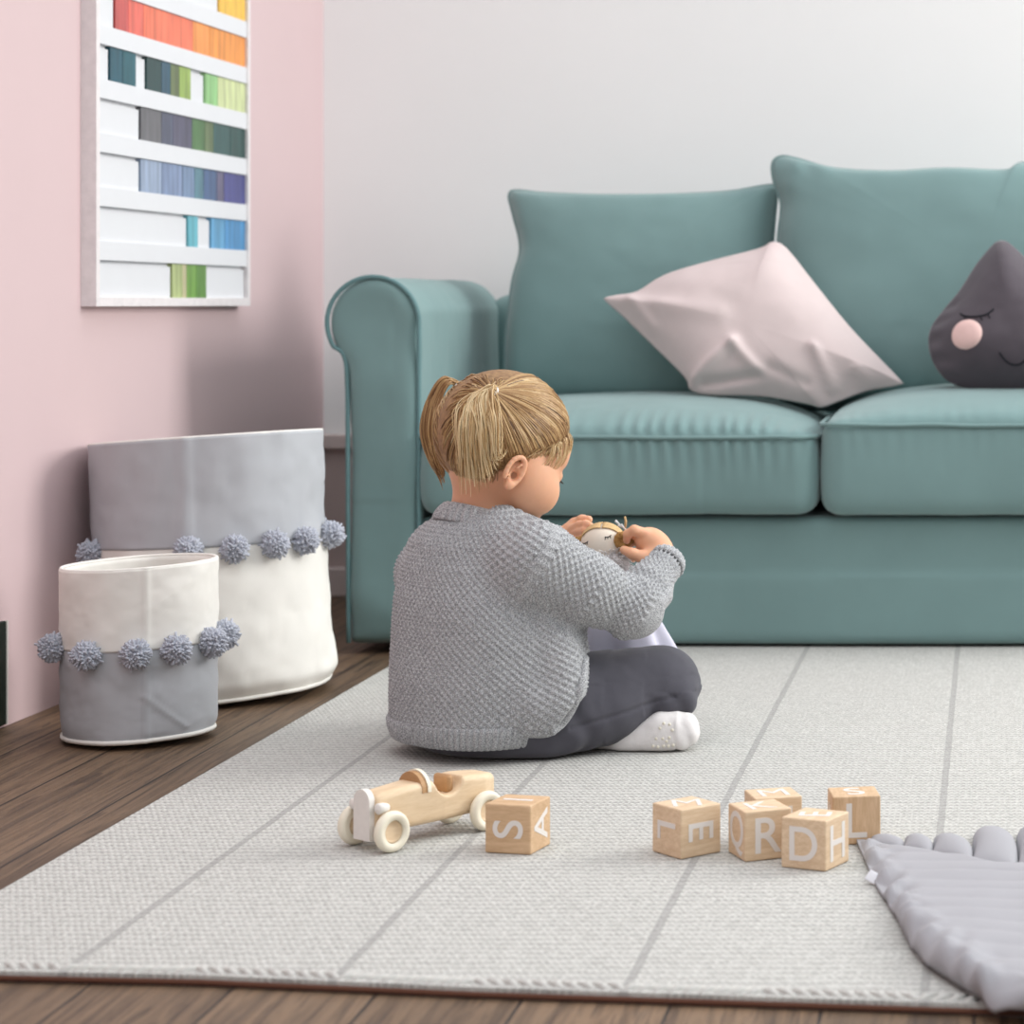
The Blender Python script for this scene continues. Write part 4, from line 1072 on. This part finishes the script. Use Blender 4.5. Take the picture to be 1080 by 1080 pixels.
# hair
def skull(d, off): return HC+(d*(hrad+off))@HR            # d: unit direction in head frame (f, r, u)
ti = []
q = P(520, 415, 1.0)-np.array([0, 0, HZ]); q = q/q[1]
o_ = (np.array([0, 0, HZ])-HC)@HR.T/(hrad+.004); dq = (q@HR.T)/(hrad+.004)
A_, B_, C_ = dq.dot(dq), 2*o_.dot(dq), o_.dot(o_)-1; disc = max(B_*B_-4*A_*C_, 0)
tq = (-B_-math.sqrt(disc))/(2*A_); dR = o_+dq*tq; dR /= np.linalg.norm(dR)
dL = dR*[1, -1, 1]; dL = dL+np.array([-.02, .0, .04]); dL /= np.linalg.norm(dL)
rr = np.random.RandomState(11)
def hairline(phi):
    """phi around the head: 0 = front, 180 = back; returns elevation (rad) of the hairline"""
    p = abs((phi+180) % 360-180)
    return math.radians(np.interp(p, [0, 35, 55, 75, 88, 100, 115, 140, 180], [12, 8, -3, -16, -23, -36, -54, -64, -66]))
def dirv(phi, el): a = math.radians(phi); return np.array([math.cos(a)*math.cos(el), -math.sin(a)*math.cos(el)*-1, math.sin(el)])
# scalp cap
V = []; Fc = []; nph, nel = 120, 40
for i in range(nph):
    phi = i*360/nph; e0 = hairline(phi)
    for j in range(nel+1):
        el = e0+(math.pi/2-e0)*j/nel; d = dirv(phi, el); V.append(skull(d, .0002+.0022*min(1, j/4)))
for i in range(nph):
    for j in range(nel): a = i*(nel+1)+j; c_ = ((i+1) % nph)*(nel+1)+j; Fc.append((a, c_, c_+1, a+1))
b = MB(); b.add(V, Fc); hair_o = b.build('hair', M['hair_base'], child_root, True, True)
def strands(name, curves, rads, tints, parent, m=M['hair'], ns=4):
    b = MB(); tv = []
    for c_, r_, tn in zip(curves, rads, tints):
        n0 = len(b.v); b.tube(c_, r_, ns, cap=False); tv += [tn]*(len(b.v)-n0)
    o = b.build(name, m, parent, True, True); at = o.data.attributes.new('tint', 'FLOAT', 'POINT'); at.data.foreach_set('value', np.array(tv, dtype=np.float32)); return o
cv, rd_, tn = [], [], []
def slerp(a, b_, t_):
    o = math.acos(np.clip(a.dot(b_), -1, 1)); return (math.sin((1-t_)*o)*a+math.sin(t_*o)*b_)/max(math.sin(o), 1e-6)
for i in range(5200):
    phi = rr.rand()*360; e0 = hairline(phi)+abs(rr.randn())*.05
    start_in = rr.rand() < .5
    if start_in: e0 = e0+(1.45-e0)*rr.rand()*.8
    d0 = dirv(phi, e0); side = 1 if d0[1] > 0 else -1
    if abs(d0[1]) < .03 and d0[2] < .9: side = 1 if rr.rand() < .5 else -1
    dt_ = dR if side > 0 else dL
    ln = math.acos(np.clip(d0.dot(dt_), -1, 1))
    if ln < .12: continue
    nn = 12; pts = []; ph = rr.rand()*6; am = rr.randn()*.02; lift = .0026+rr.rand()*.0032
    sid = np.cross(d0, dt_); sid /= np.linalg.norm(sid)+1e-9
    for k in range(nn+1):
        t_ = k/nn; d = slerp(d0, dt_, t_)+sid*(am*math.sin(math.pi*t_)); d /= np.linalg.norm(d)
        if side > 0 and d[1] < .004 or side < 0 and d[1] > -.004:
            d[1] = .004*side*1.0; d /= np.linalg.norm(d)
        pts.append(skull(d, lift*min(1, .25+3*t_)+.003*math.exp(-((1-t_)/.12)**2)))
    cl = .5+.5*math.sin(phi*.9+3*e0)
    cv.append(pts); rd_.append(np.interp(np.linspace(0, 1, nn+1), [0, .15, 1], [.00015, .0007, .0007])*(.7+.6*rr.rand())); tn.append(np.clip(.40+.18*cl+.20*rr.randn(), 0, 1))
strands('combed_hair', cv, rd_, tn, hair_o)
# fringe and wisps
cv, rd_, tn = [], [], []
for i in range(240):
    phi = rr.uniform(-62, 62); e0 = hairline(phi)+rr.uniform(.0, .12); d0 = dirv(phi, e0)
    d1 = dirv(phi*rr.uniform(.85, 1.1)+rr.uniform(-4, 8), e0-rr.uniform(.18, .50)); pts = []
    for k in range(8): t_ = k/7; d = slerp(d0, d1, t_); pts.append(skull(d, .003+.006*math.sin(t_*2.2)))
    cv.append(pts); rd_.append(np.linspace(.0006, .0002, 8)); tn.append(np.clip(.72+.15*rr.randn(), 0, 1))
for i in range(160):                                                  # down round the ear and the nape
    phi = rr.choice([-1, 1])*rr.uniform(80, 180); e0 = hairline(phi)+.10; d0 = dirv(phi, e0); d1 = dirv(phi+rr.uniform(-9, 9), e0-rr.uniform(.15, .34)); pts = []
    for k in range(6): t_ = k/5; pts.append(skull(slerp(d0, d1, t_), .003-.0015*t_))
    cv.append(pts); rd_.append(np.linspace(.0006, .0002, 6)); tn.append(np.clip(.45+.15*rr.randn(), 0, 1))
for i in range(220):                                                  # fine hair at the temples
    phi = rr.choice([-1, 1])*rr.uniform(46, 96); e0 = hairline(phi)+rr.uniform(.02, .16); d0 = dirv(phi, e0); d1 = dirv(phi+rr.uniform(-2, 12)*np.sign(phi), e0-rr.uniform(.14, .30)); pts = []
    for k in range(6): t_ = k/5; pts.append(skull(slerp(d0, d1, t_), .0042-.0026*t_))
    cv.append(pts); rd_.append(np.linspace(.0006, .00015, 6)); tn.append(np.clip(.62+.18*rr.randn(), 0, 1))
strands('fringe', cv, rd_, tn, hair_o)
# pigtails
def pigtail(base, ctrl_fn, nst, tin):
    cv, rd_, tn = [], [], []
    for i in range(nst):
        pts = catmull(ctrl_fn(), 5, False); cv.append(pts); m_ = len(pts)
        rd_.append(np.interp(np.linspace(0, 1, m_), [0, .1, .7, 1], [.0007, .0009, .0008, .0002])*(.7+.7*rr.rand()))
        tn.append(np.clip(tin+.22*rr.randn(), 0, 1))
    return strands('pigtail', cv, rd_, tn, hair_o)
tR = skull(dR, .008); tL = skull(dL, .008)
outR = (tR-HC)/np.linalg.norm(tR-HC); outL = (tL-HC)/np.linalg.norm(tL-HC)
def ctlR():
    s1 = rr.beta(1.3, 1.3); endx = 484+s1*50+rr.randn()*2; endy = np.interp(s1, [0, .25, .6, 1], [508, 506, 500, 470])+rr.randn()*8-(18*rr.rand() if rr.rand() < .3 else 0)
    Yf = tR[1]-.030-.010*rr.rand(); m = rr.randn()*.002
    topx = 520-26*(1-s1)+4*rr.randn(); 
    return [tR-outR*.004+rr.randn(3)*.0012, tR+outR*.008+rr.randn(3)*.002, P(topx-2, 419+6*(1-s1)+rr.randn()*2, tR[1]-.020)+rr.randn(3)*.0015,
            P(topx-8*(1-s1)+endx*0+ (endx-topx)*.35, 448+rr.randn()*3, Yf), P(topx+(endx-topx)*.75-3, 480+rr.randn()*3, Yf+.004), P(endx, endy, Yf+.010)]
pigtail(tR, ctlR, 260, .84)
def ctlL():
    w_ = rr.rand(); Y_ = tL[1]-.01
    inn = w_*16
    return [tL-outL*.004+rr.randn(3)*.0012, tL+outL*.008+rr.randn(3)*.0015, P(466+inn*.35, 399+inn*.5, Y_)+rr.randn(3)*.001, P(449+inn*.9, 424+inn*.5, Y_+.004), P(444+inn*1.05, 455, Y_+.006)+rr.randn(3)*.001,
            P(452+inn*.8, 482+rr.randn()*3, Y_+.008), P(466+inn*.25, 503+rr.randn()*6-10*w_, Y_+.012)]
pigtail(tL, ctlL, 200, .46)
for tt_, oo in ((tR, outR), (tL, outL)):
    e1 = np.cross(oo, [0, 0, 1.]); e1 /= np.linalg.norm(e1); e2 = np.cross(oo, e1)
    b = MB()
    for k in (0, 1): b.tube([tt_+oo*(.0015+.0025*k)+.0066*(math.cos(a)*e1+math.sin(a)*e2) for a in np.linspace(0, 2*math.pi, 20)[:-1]], .0014, 5, True)
    q = b.build('hair_elastic', M['elastic'], hair_o, True, True); q['label'] = 'small white hair elastic'

# trousers
lo = np.array([-.80, 3.0, rt]); hi = np.array([-.33, 3.66, .19]); s_ = SDF(lo-[0, 0, .02], hi, .0028)
s_.ell(P(512, 752, 3.155), [Rd, Fd, Ud], (.112, .098, .070), .02)
hipR, kneeR = P(555, 752, 3.13), P(702, 716, 3.225)
s_.cap(hipR, kneeR, .064, .0445, .03)
s_.cap(P(600, 735, 3.15), P(690, 722, 3.20), .056, .046, .02)
s_.cap(P(575, 770, 3.11), P(640, 752, 3.15), .040, .040, .03)
s_.cap(kneeR+[0, .004, -.012], P(610, 772, 3.42), .040, .036, .02)    # right shin, folded back under
hipL, kneeL = P(492, 752, 3.24), P(556, 735, 3.50)
s_.cap(hipL, kneeL, .066, .048, .03)
s_.cap(kneeL+[.01, 0, -.01], P(640, 775, 3.24), .042, .034, .02)
s_.ell(P(712, 738, 3.19), np.eye(3), (.030, .03, .022), .02)
def floorcut(G): return -(rt+.0015-G[..., 2])
sl, G = s_._sub(lo-[0, 0, .02], hi); s_.g[sl] = smax(s_.g[sl], rt+.0015-G[..., 2], .012)
V, Q = s_.mesh(); V = relax(V, Q, 2); N = normals(V, Q)
axl = (kneeR-hipR)/np.linalg.norm(kneeR-hipR); tl_ = (V-hipR)@axl
dsp = .0042*fbm(V, 16, 7)+.0020*np.sin(tl_*110+4*vnoise(V, 18, 5))*np.clip(1-np.abs(tl_-.03)/.09, 0, 1)
dsp += .0018*np.sin(tl_*170+V[:, 2]*60)*np.clip((tl_-.13)/.04, 0, 1)*(V[:, 2] < .085)
def ppx(V): return CX+F*V[:, 0]/V[:, 1], CY-F*(V[:, 2]-HZ)/V[:, 1]
seamz = np.interp(tl_, [0, .02, .17, .22], [.052, .050, .078, .090]); dsp -= .0025*np.exp(-((V[:, 2]-seamz)/.0022)**2)*(V[:, 1] < 3.16)*(tl_ > .03)
dsp *= np.clip((V[:, 2]-rt)/.01, 0, 1)
V = V+N*dsp[:, None]; mesh('trousers', V, Q, M['trousers'], child_root)
# socks
s_ = SDF((-.62, 3.06, rt-.01), (-.33, 3.30, .12), .0018)
s_.chain([P(632, 788, 3.165), P(662, 783, 3.155), P(695, 778, 3.152), P(716, 774, 3.157)], [.012, .021, .0265, .0255], .01)
s_.chain([P(700, 764, 3.165), P(718, 766, 3.168)], [.018, .019], .015)
s_.cap(P(650, 780, 3.21), P(632, 785, 3.18), .026, .016, .02)
sl, G = s_._sub((-.62, 3.06, rt-.01), (-.33, 3.30, .12)); s_.g[sl] = smax(smax(s_.g[sl], rt+.001-G[..., 2], .010), 3.133-G[..., 1]+0*G[..., 2], .014)
V, Q = s_.mesh(); V = relax(V, Q, 2); N = normals(V, Q); V = V+N*(.0016*fbm(V, 45, 3)*np.clip((V[:, 2]-rt)/.01, 0, 1)+.0014*np.sin(V[:, 0]*260+V[:, 2]*80)*(V[:, 0] > P(712, 0, 3.14)[0]))[:, None]
sock = mesh('sock', V, Q, M['sock'], child_root)
b = MB()
for (px, py) in [(700, 763), (706, 764), (696, 768), (692, 779), (699, 779), (706, 778), (689, 787), (694, 788), (700, 787), (705, 787), (710, 786), (703, 782), (709, 770)]:
    q = P(px, py, 3.1335); Mt = Matrix.Translation(q.tolist()) @ Matrix.Rotation(math.pi/2, 4, 'X')
    b.lathe([(.0022, -.001), (.0020, .0008), (.0008, .0012), (0, .0012)], 8, Mt)
b.build('grip_dots', M['grip'], sock, True, True)
# the other sock, tucked under in front of the child
s_ = SDF((-.62, 3.36, rt-.01), (-.42, 3.56, .10), .003)
s_.chain([P(606, 770, 3.425), P(575, 776, 3.46), P(560, 776, 3.50)], [.030, .026, .022], .012)
sl, G = s_._sub((-.62, 3.36, rt-.01), (-.42, 3.56, .10)); s_.g[sl] = smax(s_.g[sl], rt+.001-G[..., 2], .01)
V, Q = s_.mesh(); mesh('sock', relax(V, Q, 2), Q, M['sock'], child_root)

# ------------------------------------------------------------------ doll
dz0 = P(663, 690, 3.26)
doll = thing('doll', 'cloth doll in a white-lilac dress with golden buns, held on the lap of the child', 'doll', dz0)
dh = P(636, 574, 3.268)
s_ = SDF(dh-.045, dh+.045, .0016)
s_.ell(dh, np.eye(3), (.0305, .027, .0285), .01)
V, Q = s_.mesh(); V = relax(V, Q, 1); head = mesh('head', V, Q, M['doll_skin'], doll)
# dress: gathered cone
b = MB(); n = 96; cB = P(662, 690, 3.262); cT = P(645, 598, 3.262); nz = 30; V = []
for j in range(nz+1):
    t_ = j/nz; c_ = cT*(1-t_)+cB*t_; r_ = .017+.049*t_**.75
    for k in range(n):
        a = 2*math.pi*k/n; w_ = 1+.10*t_*math.sin(a*5+1)+.05*t_*math.sin(a*9+2.5)
        V.append(c_+np.array([math.cos(a)*r_*w_, math.sin(a)*r_*w_*.62, 0]))
Fc = [(j*n+k, (j+1)*n+k, (j+1)*n+(k+1) % n, j*n+(k+1) % n) for j in range(nz) for k in range(n)]+[tuple(range(n)), tuple(nz*n+k for k in range(n))[::-1]]
b.add(V, Fc); b.build('dress', M['dress'], doll, True, True)
# hair cap, parted strands, buns
cv, rd_, tn = [], [], []
for i in range(240):
    a0 = rr.uniform(-1.5, 1.5); side = rr.choice([-1, 1])
    pts = []
    for k in range(9):
        t_ = k/8; th = math.radians(88-62*t_)*1.0; ang = a0*(1-.55*t_)
        v_ = np.array([side*math.cos(th)*math.cos(ang*.0)*1.0, -math.sin(a0)*(.72-.35*t_), math.sin(th)]); v_ /= np.linalg.norm(v_)
        pts.append(dh+v_*[.032, .0285, .030])
    cv.append(pts); rd_.append(np.full(9, .0008)); tn.append(0)
b = MB()
for c_, r_ in zip(cv, rd_): b.tube(c_, r_, 4)
dhair = b.build('doll_hair', M['doll_hair_light'], doll, True, True)
def bun(c_, r_, name='hair_bun'):
    b = MB()
    for sgn in (0, 1, 2):
        pts = []
        for k in range(40):
            a = k/40*2*math.pi; u_ = .5*math.sin(3*a+sgn*2.1)
            pts.append(c_+r_*np.array([math.cos(a)*.75, u_*.9, math.sin(a)*.75])*(.82+.18*math.cos(3*a+sgn*2.1)))
        b.tube(pts, r_*.40, 7, True)
    b.lathe([(0, -r_*.7), (r_*.7, 0), (0, r_*.7)], 12, Matrix.Translation(c_.tolist()))
    q = b.build(name, M['doll_hair'], doll, True, True); return q
bun(P(657, 570, 3.252), .0115); bun(P(663, 567, 3.255), .009); bun(P(612, 575, 3.275), .0115)
b = MB()
for (x0, y0, x1, y1) in [(656, 556, 649, 549), (657, 556, 652, 554), (661, 560, 655, 553)]: b.tube([P(x0, y0, 3.24), P(x1, y1, 3.237)], [.0012, .0018], 5)
b.build('hair_tie', M['elastic'], doll, True, True)
b = MB(); b.tube([P(659, 558, 3.24), P(660, 550, 3.238), P(659, 545, 3.236)], [.0016, .0018, .0014], 5); b.build('hair_tuft', M['doll_hair_light'], doll, True, True)
def on_head(px, py, off=.0004):
    r = np.array([(px-CX)/F, 1, -(py-CY)/F]); o = (np.array([0, 0, HZ])-dh)/np.array([.0305, .027, .0285]); d = r/np.array([.0305, .027, .0285])
    A_, B_, C_ = d.dot(d), 2*o.dot(d), o.dot(o)-1; di = B_*B_-4*A_*C_
    if di < 0: return None
    tq = (-B_-math.sqrt(di))/(2*A_); p = np.array([0, 0, HZ])+r*tq; return p+(p-dh)/np.linalg.norm(p-dh)*off
for (ex, ey, s1) in ((641, 565.5, 1), (617.5, 572, .8)):
    b = MB()
    pts = [on_head(ex+q*3.4*s1, ey+.9*(1-q*q)-q*1.0) for q in np.linspace(-1, 1, 7)]; pts = [p for p in pts if p is not None]; b.tube(pts, .0006, 5)
    for q in (-.7, 0, .7):
        a_ = on_head(ex+q*3.4*s1, ey+.9*(1-q*q)-q); c_ = on_head(ex+q*4.2*s1, ey+3.2-q)
        if a_ is not None and c_ is not None: b.tube([a_, c_], .0005, 4)
    b.build('stitched_eye', M['stitch'], head, True, True)
# feather collar
b = MB(); cf = P(643, 592, 3.258)
b.lathe([(0, -.014)]+[(.019*math.cos(a), .014*math.sin(a)) for a in np.linspace(-1.3, 1.3, 9)]+[(0, .014)], 24, Matrix.Translation(cf.tolist()))
for i in range(520):
    a = rr.uniform(0, 2*math.pi); d = np.array([math.cos(a)*1.0, math.sin(a)*.75, rr.uniform(-.75, .75)]); d /= np.linalg.norm(d)
    p0 = cf+d*.010; p1 = cf+d*rr.uniform(.020, .026)+rr.randn(3)*.002; p2 = p1+d*.007+np.array([0, 0, -.004])+rr.randn(3)*.002
    b.tube([p0, p1, p2], [.0010, .0007, .0002], 3, cap=False)
b.build('feather_collar', M['feather'], doll, True, True)
